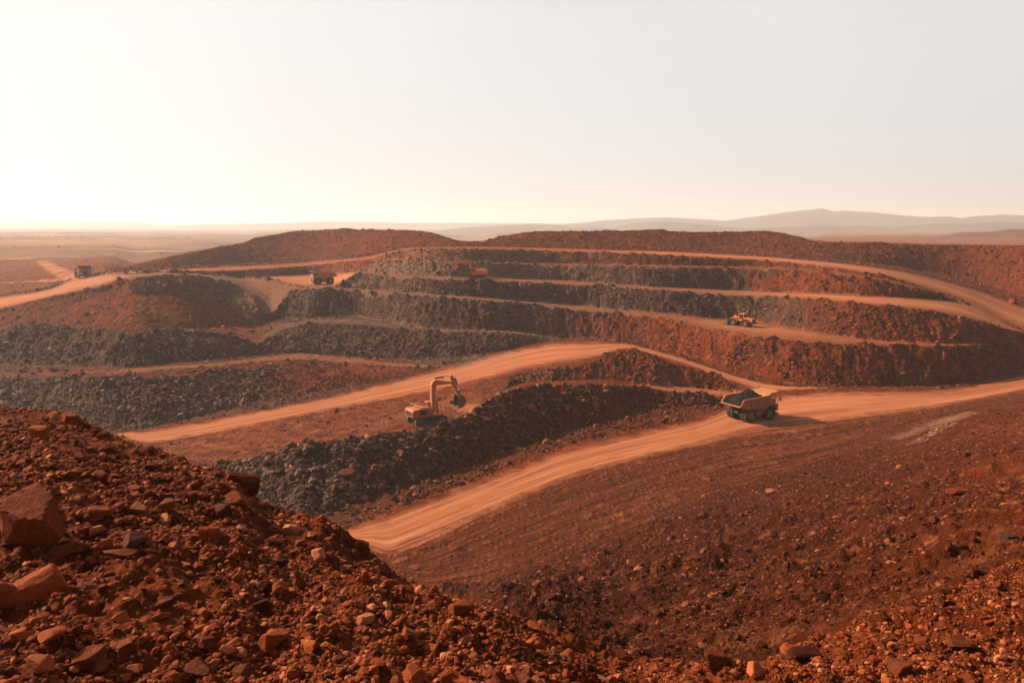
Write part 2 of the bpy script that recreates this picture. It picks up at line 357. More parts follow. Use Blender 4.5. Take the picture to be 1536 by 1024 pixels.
# near ground: dirt clods and half sunk stones, fading with distance
nm = np.clip(1 - (R2 - 10) / 25, 0, 1) * np.clip(R2 / 2, 0, 1) * (BI <= 12)
Zg += nm * (fbm(X * .5, Y * .5, 3, 15) * .30 + fbm(X * 2.1, Y * 2.1, 4, 16) * .10 + cell_stones(X / .22, Y / .22, 81) * .09 + cell_stones(X / .11 + 9, Y / .11, 91) * .05)
mid = np.clip((R2 - 9) / 12, 0, 1) * np.clip(1 - (R2 - 75) / 40, 0, 1) * (BI > 6) * (BI < 14)
Zg += mid * (fbm(X * .10, Y * .10, 4, 25) * 1.7 + fbm(X * .6, Y * .6, 4, 27) * .35 + cell_stones(X / .7, Y / .7, 83) * .24 + cell_stones(X / .33, Y / .33, 84) * .13 * np.clip(1 - (R2 - 30) / 30, 0, 1))
# the far plain
Zg += A['plain'] * fbm(X / 500, Y / 500, 4, 55) * np.clip((R2 - 600) / 2500, 0, 1) * 9 + A['plain'] * ridged(X / 260, Y / 160, 3, 57) * 2.2 * np.clip((R2 - 500) / 500, 0, 1)
Zg -= A['plain'] * np.clip((R2 - 7000) / 4000, 0, 1) * 6


def pad(x, y, rad):
    """level standing ground for a machine, swept clear of rubble"""
    gx, gy, gz = px_ground(x, y)
    d = np.hypot(X - gx, Y - gy)
    k = np.clip((rad - d) / (rad * .35), 0, 1)
    Zg[...] = np.where(k > 0, np.minimum(Zg, Zg + k * (gz - Zg)), Zg)
    A['rub'][...] = A['rub'] * (1 - k)


def px_ground(x, y, first=True):
    """where the ray through a photo pixel meets the ground"""
    a, t = ray(x, y)
    j = int(np.argmin(np.abs(az - a)))
    tz = (HCAM - Zg[j]) / rr
    hit = np.where((tz <= t) & (rr > 2.0))[0]
    r = rr[hit[0]] if len(hit) else rr[-1]
    return r * math.sin(a), r * math.cos(a), Zg[j][hit[0]] if len(hit) else 0.0


def ground_z(x, y):
    x = np.asarray(x, float); y = np.asarray(y, float)
    a = np.arctan2(x, y); r = np.hypot(x, y)
    fj = np.clip(np.interp(a, az, np.arange(NA)), 0, NA - 1.001)
    fi = np.clip(np.interp(r, rr, np.arange(NR)), 0, NR - 1.001)
    j = fj.astype(int); i = fi.astype(int)
    u = fj - j; v = fi - i
    return (Zg[j, i] * (1 - u) * (1 - v) + Zg[j + 1, i] * u * (1 - v) + Zg[j, i + 1] * (1 - u) * v + Zg[j + 1, i + 1] * u * v)


def stroke(pts, w, key, val, rmax=900, rmin=0):
    """a beaten track or lit strip painted along ground points, w metres half width"""
    P = np.array([px_ground(*p)[:2] for p in pts])
    dmin = np.full(X.shape, 1e9)
    lo = P.min(0) - 4 * w; hi = P.max(0) + 4 * w
    m = (X > lo[0]) & (X < hi[0]) & (Y > lo[1]) & (Y < hi[1])
    xs, ys = X[m], Y[m]
    d = np.full(xs.shape, 1e9)
    for a_, b_ in zip(P[:-1], P[1:]):
        e = b_ - a_
        L2 = max((e ** 2).sum(), 1e-6)
        u = np.clip(((xs - a_[0]) * e[0] + (ys - a_[1]) * e[1]) / L2, 0, 1)
        d = np.minimum(d, np.hypot(xs - a_[0] - u * e[0], ys - a_[1] - u * e[1]))
    d = d + fbm(xs * .4, ys * .4, 3, 77) * w * .5
    A[key][m] = np.maximum(A[key][m], val * np.clip(1.5 - d / w, 0, 1))


pad(716, 417.6, 9.0)
pad(485, 426, 8.0)
pad(1112, 488.5, 6.0)


# ------------------------------------------------------------------ materials
def new_mat(name):
    m = bpy.data.materials.new(name)
    m.use_nodes = True
    m.node_tree.nodes.clear()
    return m, m.node_tree


class NT:
    """small wrapper for wiring nodes"""
    def __init__(self, tree):
        self.t = tree

    def n(self, typ, **kw):
        nd = self.t.nodes.new(typ)
        for k, v in kw.items():
            setattr(nd, k, v)
        return nd

    def link(self, a, b):
        self.t.links.new(a, b)

    def put(self, sock, v):
        if hasattr(v, 'links'):
            self.link(v, sock)
        else:
            sock.default_value = v

    def math(self, op, a, b=0.0, c=None, clamp=False):
        nd = self.n('ShaderNodeMath', operation=op, use_clamp=clamp)
        self.put(nd.inputs[0], a); self.put(nd.inputs[1], b)
        if c is not None: self.put(nd.inputs[2], c)
        return nd.outputs[0]

    def mix(self, f, a, b):
        nd = self.n('ShaderNodeMix', data_type='RGBA')
        self.put(nd.inputs[0], f)
        self.put(nd.inputs[6], a if hasattr(a, 'links') else (*a, 1))
        self.put(nd.inputs[7], b if hasattr(b, 'links') else (*b, 1))
        return nd.outputs[2]

    def noise(self, vec, scale, detail=4, rough=.55, dist=0.0):
        nd = self.n('ShaderNodeTexNoise')
        self.link(vec, nd.inputs['Vector'])
        nd.inputs['Scale'].default_value = scale
        nd.inputs['Detail'].default_value = detail
        nd.inputs['Roughness'].default_value = rough
        nd.inputs['Distortion'].default_value = dist
        return nd.outputs[0]

    def ramp(self, v, lo, hi):
        nd = self.n('ShaderNodeMapRange')
        self.put(nd.inputs[0], v)
        nd.inputs[1].default_value = lo; nd.inputs[2].default_value = hi
        return nd.outputs[0]

    def attr(self, name):
        nd = self.n('ShaderNodeAttribute', attribute_name=name)
        return nd.outputs['Fac']

    def vec(self, x, y, z):
        nd = self.n('ShaderNodeCombineXYZ')
        for s, v in zip(nd.inputs, (x, y, z)): self.put(s, v)
        return nd.outputs[0]


RED_A, RED_B, RED_C = (.225, .041, .0090), (.066, .0112, .0030), (.35, .090, .026)
GREY_A, GREY_B = (.105, .047, .031), (.034, .0152, .0102)
ROAD_A, ROAD_B, ROAD_C = (.42, .150, .070), (.20, .060, .025), (.52, .210, .110)


def ground_material():
    m, t = new_mat('quarry_earth'); g = NT(t)
    tc = g.n('ShaderNodeTexCoord')
    P = tc.outputs['Object']
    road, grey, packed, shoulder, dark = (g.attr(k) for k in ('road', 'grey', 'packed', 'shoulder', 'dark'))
    across, along = g.attr('across'), g.attr('along')
    big = g.noise(P, .035, 5, .6)
    mid = g.noise(P, .35, 6, .62)
    fine = g.noise(P, 2.6, 8, .68)
    # red earth
    red = g.mix(g.ramp(mid, .33, .68), RED_B, RED_A)
    red = g.mix(g.math('MULTIPLY', g.ramp(fine, .56, .78), .55), red, RED_C)
    red = g.mix(g.math('MULTIPLY', g.ramp(big, .42, .62), .8), red, RED_B)
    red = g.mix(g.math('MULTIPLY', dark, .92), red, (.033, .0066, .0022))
    # grey rock
    gr = g.mix(g.ramp(mid, .3, .7), GREY_B, GREY_A)
    gr = g.mix(g.math('MULTIPLY', g.ramp(fine, .55, .75), .5), gr, (.15, .095, .069))
    gmask = g.math('ADD', grey, g.math('MULTIPLY', g.math('SUBTRACT', g.noise(P, .12, 5, .65), .5), 1.3))
    col = g.mix(g.ramp(gmask, .36, .74), red, gr)
    # packed dust on tracks and benches, plus painted light on wall and rim
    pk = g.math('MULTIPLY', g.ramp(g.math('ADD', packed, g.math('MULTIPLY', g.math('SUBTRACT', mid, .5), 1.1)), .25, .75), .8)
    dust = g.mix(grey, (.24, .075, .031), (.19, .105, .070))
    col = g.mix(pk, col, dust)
    # streaks on the road shoulders and the roads, running with the traffic
    sv = g.vec(g.math('MULTIPLY', across, 17.0), g.math('MULTIPLY', along, .03), 0.0)
    st = g.noise(sv, 1.0, 6, .68, .15)
    sv2 = g.vec(g.math('MULTIPLY', across, 60.0), g.math('MULTIPLY', along, .10), 3.0)
    st2 = g.noise(sv2, 1.0, 5, .65, .1)
    sh = g.mix(g.ramp(st, .38, .66), (.036, .0076, .0028), (.165, .040, .0130))
    sh = g.mix(g.math('MULTIPLY', g.ramp(st2, .56, .72), .75), sh, (.27, .085, .036))
    col = g.mix(g.math('MULTIPLY', shoulder, g.ramp(mid, .2, .55)), col, sh)
    rd = g.mix(g.ramp(st, .36, .64), ROAD_B, ROAD_A)
    rd = g.mix(g.math('MULTIPLY', g.ramp(st2, .54, .74), .40), rd, ROAD_C)
    rd = g.mix(g.math('MULTIPLY', g.ramp(st2, .46, .30), .45), rd, (.20, .054, .020))
    rd = g.mix(g.math('MULTIPLY', g.ramp(g.noise(P, .09, 6, .7, .6), .50, .68), .6), rd, (.34, .100, .039))
    rd = g.mix(g.math('MULTIPLY', g.ramp(fine, .58, .78), .4), rd, RED_A)
    rd = g.mix(g.math('MULTIPLY', g.ramp(g.math('MULTIPLY', grey, 1.0), .1, .9), .55), rd, (.26, .145, .095))
    edge = g.math('ADD', road, g.math('ADD', g.math('MULTIPLY', g.math('SUBTRACT', mid, .5), .8), g.math('MULTIPLY', g.math('SUBTRACT', st, .5), .9)))
    col = g.mix(g.ramp(edge, .2, .8), col, rd)
    # pebbles bedded in the loose ground, three sizes
    loose = g.math('SUBTRACT', 1.0, g.ramp(road, .1, .55))
    peb_h = None
    for sc, amt, hgt in ((.50, .60, 1.1), (1.35, .80, .70), (4.2, .60, .30), (13.0, .5, .10)):
        vo = g.n('ShaderNodeTexVoronoi'); vo.inputs['Scale'].default_value = sc; g.link(P, vo.inputs['Vector'])
        sx = g.n('ShaderNodeSeparateColor'); g.link(vo.outputs['Color'], sx.inputs[0])
        body = g.ramp(vo.outputs['Distance'], .52, .16)
        keep = g.ramp(sx.outputs[0], .42, .55) if sc > .6 else g.ramp(sx.outputs[0], .66, .74)
        tone = g.mix(sx.outputs[1], g.mix(grey, (.060, .0118, .0042), (.031, .0148, .0102)), g.mix(grey, (.31, .088, .031), (.185, .100, .067)))
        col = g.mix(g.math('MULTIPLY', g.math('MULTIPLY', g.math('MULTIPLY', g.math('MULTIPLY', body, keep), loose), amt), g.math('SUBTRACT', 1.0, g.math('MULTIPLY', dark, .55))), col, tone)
        h_ = g.math('MULTIPLY', g.math('MULTIPLY', body, keep), hgt)
        peb_h = h_ if peb_h is None else g.math('ADD', peb_h, h_)
    # pale clay smears
    clay = g.math('MULTIPLY', g.attr('clay'), g.ramp(g.noise(sv2, 1.0, 4, .7), .46, .54))
    col = g.mix(g.math('MULTIPLY', clay, .6), col, (.40, .195, .120))
    # far plain: dry scrub and bare ground
    plain = g.attr('plain')
    pn = g.n('ShaderNodeMapping'); g.link(P, pn.inputs[0]); pn.inputs[3].default_value = (.004, .0016, 0)
    pl = g.noise(pn.outputs[0], 1.0, 8, .7)
    plc = g.mix(g.ramp(pl, .38, .60), (.060, .022, .009), (.29, .125, .056))
    pn2 = g.n('ShaderNodeMapping'); g.link(P, pn2.inputs[0]); pn2.inputs[3].default_value = (.0035, .022, 0)
    plc = g.mix(g.ramp(g.noise(pn2.outputs[0], 1.0, 5, .7), .60, .70), plc, (.62, .40, .24))
    col = g.mix(plain, col, plc)
    b = g.n('ShaderNodeBsdfPrincipled')
    g.link(col, b.inputs['Base Color'])
    b.inputs['Roughness'].default_value = .88
    b.inputs['Specular IOR Level'].default_value = .04
    hb = g.math('ADD', g.math('MULTIPLY', g.noise(P, 1.3, 9, .7), 1.0), g.math('MULTIPLY', g.noise(P, 9.0, 6, .65), .12))
    hb = g.math('ADD', hb, g.math('MULTIPLY', g.math('MULTIPLY', g.math('ADD', shoulder, road), st), .10))
    hb = g.math('ADD', hb, g.math('MULTIPLY', peb_h, loose))
    bp = g.n('ShaderNodeBump')
    g.link(hb, bp.inputs['Height'])
    soft = g.math('SUBTRACT', .85, g.math('MULTIPLY', road, .6))
    g.link(soft, bp.inputs['Strength'])
    bp.inputs['Distance'].default_value = .6
    g.link(bp.outputs[0], b.inputs['Normal'])
    out = g.n('ShaderNodeOutputMaterial')
    g.link(b.outputs[0], out.inputs[0])
    return m


def stone_material(name, ca, cb, cc):
    """broken rock: colour by piece (attribute tint), dusty patches"""
    m, t = new_mat(name); g = NT(t)
    tc = g.n('ShaderNodeTexCoord')
    geo = g.n('ShaderNodeNewGeometry')
    oi = g.n('ShaderNodeObjectInfo')
    P = geo.outputs['Position']
    tint = g.math('FRACT', g.math('ADD', g.attr('tint'), oi.outputs['Random']))
    mid = g.noise(P, 3.0, 6, .65)
    fine = g.noise(P, 22.0, 6, .7)
    c = g.mix(g.ramp(g.math('ADD', g.math('MULTIPLY', tint, .7), g.math('MULTIPLY', mid, .5)), .3, .85), cb, ca)
    c = g.mix(g.math('MULTIPLY', g.ramp(tint, .80, .97), .75), c, cc)
    c = g.mix(g.math('MULTIPLY', g.ramp(fine, .5, .75), .35), c, cc)
    c = g.mix(g.math('MULTIPLY', g.ramp(mid, .52, .7), .35), c, cb)
    b = g.n('ShaderNodeBsdfPrincipled')
    g.link(c, b.inputs['Base Color'])
    b.inputs['Roughness'].default_value = .8
    b.inputs['Specular IOR Level'].default_value = .06
    bp = g.n('ShaderNodeBump')
    g.link(g.math('ADD', g.noise(P, 9.0, 8, .7), g.math('MULTIPLY', g.noise(P, 40.0, 5, .6), .3)), bp.inputs['Height'])
    bp.inputs['Strength'].default_value = .6
    bp.inputs['Distance'].default_value = .05
    g.link(bp.outputs[0], b.inputs['Normal'])
    out = g.n('ShaderNodeOutputMaterial')
    g.link(b.outputs[0], out.inputs[0])
    return m


M_GROUND = ground_material()
M_STONE_RED = stone_material('red_stone', (.245, .048, .0115), (.070, .0125, .0037), (.42, .145, .062))
M_STONE_GREY = stone_material('grey_stone', (.100, .045, .029), (.025, .0114, .0077), (.27, .138, .088))
M_STONE_MIX = stone_material('brown_stone', (.110, .026, .0085), (.036, .0076, .0029), (.28, .092, .040))


def tag(o, label=None, cat=None, group=None, kind=None):
    if label: o['label'] = label
    if cat: o['category'] = cat
    if group: o['group'] = group
    if kind: o['kind'] = kind
    return o


def mesh_np(name, verts, faces, mat, smooth=True, attrs=None, parent=None):
    """faces: (n, k) int array of triangles or quads"""
    me = bpy.data.meshes.new(name)
    verts = np.asarray(verts, np.float32); faces = np.asarray(faces, np.int32)
    k = faces.shape[1]
    me.vertices.add(len(verts)); me.loops.add(faces.size); me.polygons.add(len(faces))
    me.vertices.foreach_set('co', verts.ravel())
    me.loops.foreach_set('vertex_index', faces.ravel())
    me.polygons.foreach_set('loop_start', np.arange(0, faces.size, k, dtype=np.int32))
    me.polygons.foreach_set('loop_total', np.full(len(faces), k, np.int32))
    me.polygons.foreach_set('use_smooth', np.full(len(faces), smooth))
    me.update(calc_edges=True)
    for an, av in (attrs or {}).items():
        at = me.attributes.new(an, 'FLOAT', 'POINT')
        at.data.foreach_set('value', np.asarray(av, np.float32).ravel())
    me.materials.append(mat)
    o = bpy.data.objects.new(name, me)
    COL.objects.link(o)
    if parent: o.parent = parent
    return o


# ------------------------------------------------------------------ painted wear and light on the ground
A['clay'] = np.zeros_like(X)
stroke([(1352, 656), (1385, 645), (1420, 631), (1455, 619)], 1.6, 'clay', 1)
stroke([(1372, 663), (1400, 648), (1425, 636)], 1.0, 'clay', 1)
stroke([(0, 586), (25, 587), (40, 591)], .8, 'clay', .8)
stroke([(205, 513), (250, 503), (285, 497)], .7, 'clay', .7)
stroke([(300, 664), (330, 672), (365, 668)], .8, 'clay', .6)
# beaten tracks, and a strip of painted sunlight on the rim crest
stroke([(128, 417), (100, 411), (84, 404), (74, 398), (62, 391.5)], 3.4, 'road', 1)
stroke([(128, 417), (60, 421), (0, 424)], 2.2, 'road', .9)
stroke([(150, 414), (240, 407), (300, 404)], 2.2, 'road', .8)
stroke([(62, 391), (120, 387), (185, 381), (240, 378)], 3.5, 'road', .7)
stroke([(500, 464), (520, 472), (560, 478), (600, 486), (660, 495), (760, 498), (830, 507)], 1.8, 'packed', .7)
stroke([(430, 435), (560, 437), (700, 447), (850, 460)], 1.6, 'packed', .8)
stroke([(345, 430), (375, 450), (400, 470), (395, 482)], 5, 'packed', .5)
stroke([(640, 548), (700, 545), (760, 532)], 3, 'grey', .9)
stroke([(560, 640), (640, 612), (700, 597), (760, 585)], 3.4, 'packed', .6)
stroke([(700, 610), (740, 598), (770, 590)], 3, 'road', .6)
stroke([(960, 569), (985, 577), (1040, 584), (1100, 590), (1130, 600)], 1.6, 'road', .6)
stroke([(1110, 484), (1160, 496), (1240, 511), (1400, 517)], 1.7, 'packed', .7)
stroke([(1090, 968), (1170, 950), (1250, 925), (1330, 900), (1400, 875), (1470, 845), (1536, 806)], 1.2, 'packed', .3)  # dusty rim crest, its sunlight put into the paler tone
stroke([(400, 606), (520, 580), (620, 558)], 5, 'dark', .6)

# ------------------------------------------------------------------ build the ground from the grid
across = BV0.copy()
along = AZ2 * 150
# streaks of the lower road follow its own run: distance across it, in metres, from its near edge
XY = np.stack([X, Y, Zg], -1).reshape(-1, 3)
idx = np.arange(NA * NR).reshape(NA, NR)
nxt = np.roll(idx, -1, axis=0)
quads = np.stack([idx[:, :-1], idx[:, 1:], nxt[:, 1:], nxt[:, :-1]], -1)     # columns wrap all the way round
bi = BI0[:, 1:]
xc = np.broadcast_to(xcol[:, None], bi.shape)
owner = np.zeros(bi.shape, np.int32)
owner[bi <= RI['rim'] + 1] = 1
owner[(bi == RI['lower_road_far'])] = 2
owner[(bi == RI['middle_road_far'])] = 3
owner[(bi == RI['bench_four_far']) & (xc < 172)] = 4
owner[(bi == RI['bench_three_far']) & (xc > 535)] = 5
owner[(bi == RI['upper_road_far']) & (xc > 590)] = 6
owner[(bi == RI['upper_road_far']) & (xc <= 590)] = 7
owner[(bi == RI['bench_four_far']) & (xc > 436)] = 8
owner[((bi == RI['heap_crest']) | (bi == RI['behind_heap']) | (bi == RI['behind_heap'] - 1)) & (xc < 1110)] = 9
owner[((bi == RI['pile_crest']) | (bi == RI['behind_pile'] - 1)) & (xc < 1110) & (xc > 880)] = 10
for k, (a_, b_) in {11: (178, 692), 12: (716, 1216)}.items():
    owner[((bi == RI['mound_crest']) | (bi == RI['behind_mound']) | (bi == RI['behind_mound'] - 1)) & (xc > a_) & (xc < b_)] = k
owner[((bi == RI['outer_mound_crest']) | (bi == RI['plain_start']) | (bi == RI['plain_start'] - 1)) & (xc > 1405)] = 13
for k in range(2, 14):       # one piece each: keep the longest unbroken run of columns
    has = (owner == k).any(1); run = best = None
    runs = []; st_ = None
    for j, h_ in enumerate(list(has) + [False]):
        if h_ and st_ is None: st_ = j
        if not h_ and st_ is not None: runs.append((j - st_, st_, j)); st_ = None
    if runs:
        _, a_, b_ = max(runs)
        m_ = owner == k; m_[a_:b_] = False
        owner[m_] = 0
NAMES = [
    ('ground', 'structure', 'rust red and grey ground of the open pit with cut benches and far plain', 'ground'),
    ('stony_hill', 'structure', 'near bank of rust red earth thick with loose stones, in front of the pit', 'hillside'),
    ('haul_road', 'structure', 'wide orange haul road nearest the viewer, with the loaded dump truck on it', 'road'),
    ('haul_road', 'structure', 'orange haul road climbing behind the near excavator to the middle of the pit', 'road'),
    ('haul_road', 'structure', 'pale orange haul road beyond the red basin, with a dump truck seen from its front', 'road'),
    ('bench_road', 'structure', 'dusty bench carrying the far excavator, running along the pit wall', 'road'),
    ('bench_road', 'structure', 'uppermost bench road sweeping down the pit wall below the top red face', 'road'),
    ('access_road', 'structure', 'thin pale road at the foot of the broad hazy spoil mound', 'road'),
    ('bench_road', 'structure', 'bench carrying the wheel loader, below the far excavator', 'road'),
    ('rubble_heap', None, 'long heap of dark grey broken rock beside the near excavator and haul road', 'rubble heap'),
    ('dirt_pile', None, 'red brown peaked dirt pile between the two haul roads, behind the loaded truck', 'dirt pile'),
    ('spoil_mound', None, 'broad flat topped hazy brown mound, farthest from the wheel loader', 'mound'),
    ('spoil_mound', None, 'long low orange red mound on top of the stepped pit wall', 'mound'),
    ('spoil_mound', None, 'low red mound on the plateau beneath the tallest far hill range', 'mound'),
]
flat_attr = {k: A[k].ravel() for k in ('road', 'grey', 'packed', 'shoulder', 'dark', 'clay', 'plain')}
flat_attr['across'] = across.ravel(); flat_attr['along'] = along.ravel()
qf = quads.reshape(-1, 4); of = owner.ravel()
# one set of normals for the whole sheet so that it shades without seams
GROUND_OBS = {}
for k, (nm_, kind, lab, cat) in enumerate(NAMES):
    q = qf[of == k]
    if not len(q): continue
    used, inv = np.unique(q.ravel(), return_inverse=True)
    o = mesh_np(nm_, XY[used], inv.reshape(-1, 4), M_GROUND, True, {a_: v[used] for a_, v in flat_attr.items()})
    tag(o, lab, cat, None, kind)
    GROUND_OBS[k] = o


# ------------------------------------------------------------------ far hills
def hill_material():
    m, t = new_mat('hill_scrub'); g = NT(t)
    tc = g.n('ShaderNodeTexCoord')
    n = g.noise(tc.outputs['Object'], .004, 7, .65)
    c = g.mix(g.ramp(n, .35, .65), (.050, .033, .026), (.115, .075, .052))
    b = g.n('ShaderNodeBsdfPrincipled'); g.link(c, b.inputs['Base Color']); b.inputs['Roughness'].default_value = .95
    b.inputs['Specular IOR Level'].default_value = .1
    out = g.n('ShaderNodeOutputMaterial'); g.link(b.outputs[0], out.inputs[0])
    return m


M_HILL = hill_material()


def hill(pts, r0, depth, label, seed, kind='structure'):
    p = np.array(pts, float)
    xs = np.arange(p[0, 0], p[-1, 0] + 1, 2.0)
    ys = np.interp(xs, p[:, 0], p[:, 1]) + fbm(xs / 30, xs * 0 + seed, 4, seed) * .9
    a, t = ray(xs, ys)
    zc = HCAM - t * r0
    base = 2.0
    n = 40
    v = np.linspace(-1, 1, n)
    rad = r0 + v * depth
    prof = np.cos(v * np.pi / 2) ** 1.3
    AA, RRr = np.meshgrid(a, rad, indexing='ij')
    hx, hy = RRr * np.sin(AA), RRr * np.cos(AA)
    taper = np.clip(np.minimum(np.arange(len(a)), np.arange(len(a))[::-1]) / 14, 0, 1)
    zz = base + (zc[:, None] - base) * prof[None] * (1 + .38 * (1 - prof[None] ** 2) * ridged(hx / (depth * .28), hy / (depth * .5), 4, seed)) * taper[:, None]
    id_ = np.arange(zz.size).reshape(zz.shape)
    q = np.stack([id_[:-1, :-1], id_[:-1, 1:], id_[1:, 1:], id_[1:, :-1]], -1).reshape(-1, 4)
    o = mesh_np('hill', np.stack([hx, hy, zz], -1).reshape(-1, 3), q, M_HILL)
    return tag(o, label, 'hill', None, kind)


hill([(-260, 337), (-100, 335), (0, 335), (60, 332.5), (120, 332), (190, 333), (245, 336.5), (300, 337)], 7600, 900, 'faintest low ridge on the horizon, beyond the hazy plain', 3)
hill([(250, 338), (330, 335.5), (400, 335), (430, 334), (490, 332), (560, 333), (620, 334.5), (700, 334), (800, 334.5), (880, 337)], 6800, 800, 'low pale ridge on the horizon behind the broad hazy spoil mound', 4)
hill([(800, 339), (870, 334), (900, 331), (960, 327), (1000, 326), (1040, 328), (1085, 331), (1130, 325.5), (1160, 321), (1190, 317), (1215, 314.5), (1232, 313), (1240, 314), (1250, 317), (1265, 316), (1310, 318.5), (1340, 322), (1380, 325), (1400, 325.5),
      (1420, 324.5), (1440, 327), (1460, 324.5), (1500, 322), (1536, 323), (1600, 325), (1700, 332), (1800, 338)], 5600, 900, 'tallest far hill range with a flat peak, blue grey in haze', 5)
hill([(640, 346), (700, 341), (750, 338), (800, 336.5), (830, 337), (860, 341), (880, 339.5), (893, 338.5), (915, 342), (940, 337), (970, 333), (1000, 332), (1050, 336), (1110, 342), (1150, 346)], 4000, 450, 'low hills in front of the tallest range, behind the orange mound', 6)
hill([(1080, 346), (1130, 341), (1200, 340), (1230, 337), (1290, 338), (1340, 341), (1400, 335), (1450, 336), (1500, 333), (1560, 334), (1680, 341), (1750, 346)], 3900, 450, 'lower dark ridge at the foot of the tallest hill range', 7)
hill([(60, 351), (80, 349), (110, 348), (135, 350), (160, 349), (190, 351.5), (230, 353)], 2400, 140, 'small worn knoll out on the hazy plain', 8)


# ------------------------------------------------------------------ broken rock
def ico(sub):
    bm = bmesh.new()
    bmesh.ops.create_icosphere(bm, subdivisions=sub, radius=1.0)
    v = np.array([x.co[:] for x in bm.verts]); f = np.array([[x.index for x in p.verts] for p in bm.faces])
    bm.free()
    return v, f


ICO = {k: ico(k) for k in (1, 2, 3, 4)}


def rock_shape(sub, seed, cuts=11, flat=.7, lump=.10, box=0.0):
    """a sphere chopped by random planes: angular faces with worn edges"""
    r = np.random.default_rng(seed)
    v, f = ICO[sub]
    v = v.copy()
    n = r.normal(size=(cuts, 3)); n /= np.linalg.norm(n, axis=1)[:, None]
    d = r.uniform(.45, .88, cuts)
    if box:
        n[:3] = np.eye(3) + r.normal(size=(3, 3)) * .12; n[3:6] = -np.eye(3) + r.normal(size=(3, 3)) * .12
        n /= np.linalg.norm(n, axis=1)[:, None]
        d[:6] = box
    dots = v @ n.T
    with np.errstate(divide='ignore', invalid='ignore'):
        k = np.where(dots > 1e-3, d / dots, 9)
    v *= np.minimum(1, k.min(1))[:, None]
    nn = fbm(v[:, 0] * 1.7 + seed, v[:, 1] * 1.7 + v[:, 2] * 2.1, 4, seed)
    v *= (1 + lump * nn)[:, None]
    s = np.array([1.0, r.uniform(.65, .95), r.uniform(.8, 1) * flat])
    v *= s
    return v / np.abs(v[:, :2]).max(), f


def rand_rot(n, tilt, r):
    a = r.uniform(0, 2 * np.pi, n); b = r.normal(0, tilt, n); c = r.normal(0, tilt, n)
    ca, sa, cb, sb, cc, sc = np.cos(a), np.sin(a), np.cos(b), np.sin(b), np.cos(c), np.sin(c)
    M = np.empty((n, 3, 3))
    M[:, 0, 0] = ca * cb; M[:, 0, 1] = ca * sb * sc - sa * cc; M[:, 0, 2] = ca * sb * cc + sa * sc
    M[:, 1, 0] = sa * cb; M[:, 1, 1] = sa * sb * sc + ca * cc; M[:, 1, 2] = sa * sb * cc - ca * sc
    M[:, 2, 0] = -sb; M[:, 2, 1] = cb * sc; M[:, 2, 2] = cb * cc
    return M


def rock_field(name, x, y, size, mat, sub, seed, label, cat, sink=.25, flat=.72, smooth=False):
    """one heap of loose stones, too many to count"""
    r = np.random.default_rng(seed)
    n = len(x)
    if not n: return
    shapes = [rock_shape(sub, seed * 50 + i, cuts=r.integers(7, 13), flat=flat * r.uniform(.7, 1.2)) for i in range(14)]
    pick = r.integers(0, len(shapes), n)
    M = rand_rot(n, .35, r)
    z = ground_z(x, y)
    tint = r.uniform(0, 1, n)
    V, Fc, T = [], [], []
    off = 0
    for k, (v, f) in enumerate(shapes):
        i = np.where(pick == k)[0]
        if not len(i): continue
        st = r.uniform(.75, 1.25, (len(i), 1, 3))
        p = np.einsum('nij,nvj->nvi', M[i], v[None] * st) * size[i, None, None]
        p += np.stack([x[i], y[i], z[i] + size[i] * flat * (1 - 2 * sink) * .5], -1)[:, None]
        V.append(p.reshape(-1, 3))
        Fc.append((f[None] + (np.arange(len(i)) * len(v))[:, None, None] + off).reshape(-1, 3))
        T.append(np.repeat(tint[i], len(v)))
        off += len(i) * len(v)
    o = mesh_np(name, np.concatenate(V), np.concatenate(Fc), mat, smooth, {'tint': np.concatenate(T)})
    return tag(o, label, cat, None, 'stuff')



# where stones may lie: cells of the ground grid, drawn by area and by how stony the band is
dR = np.gradient(rr)[None, :]; dA = np.gradient(az)[:, None]
AREA = np.abs(dA) * R2 * dR
inview = np.abs(AZ2) < np.radians(39)


def scatter(n, weight, seed):
    r = np.random.default_rng(seed)
    p = (weight * AREA * inview).ravel()
    c = np.cumsum(p); k = np.searchsorted(c, r.uniform(0, c[-1], n))
    j, i = np.unravel_index(np.minimum(k, p.size - 1), X.shape)
    a = az[j] + (r.random(n) - .5) * np.abs(np.gradient(az))[j]; q = rr[i] + (r.random(n) - .5) * np.gradient(rr)[i]
    return q * np.sin(a), q * np.cos(a)


def powers(n, lo, hi, k, seed):
    u = np.random.default_rng(seed).random(n)
    return (lo ** -k + u * (hi ** -k - lo ** -k)) ** (-1 / k)


patch = lambda s, sd: np.clip(.5 + 1.3 * fbm(X / s, Y / s, 3, sd), .02, 2)
rub = np.where(inview, A['rub'], 0)
near_w = ((BI <= RI['rim']) & (R2 > 2.5)) * patch(2.2, 101)
slope_w = ((BI > RI['rim']) & (BI <= RI['shoulder_rim'] ) & (R2 > 6)) * (xcol[:, None] > 560)

# pebbles and stones of the near bank (density falls with distance: far ones are too small to see)
for (n, lo, hi, k, sub, sd, wt) in ((60000, .012, .035, 1.2, 1, 1, near_w / np.maximum(R2, 3) ** 1.0), (7500, .03, .06, 2.0, 2, 2, near_w / np.maximum(R2, 3) ** .6), (380, .06, .11, 2.0, 3, 3, near_w)):
    x, y = scatter(n, wt, 200 + sd)
    rock_field('gravel', x, y, powers(n, lo, hi, k, 300 + sd), M_STONE_RED, sub, 10 + sd, 'loose red gravel and pebbles covering the near stony bank', 'gravel', .30, .75, False)
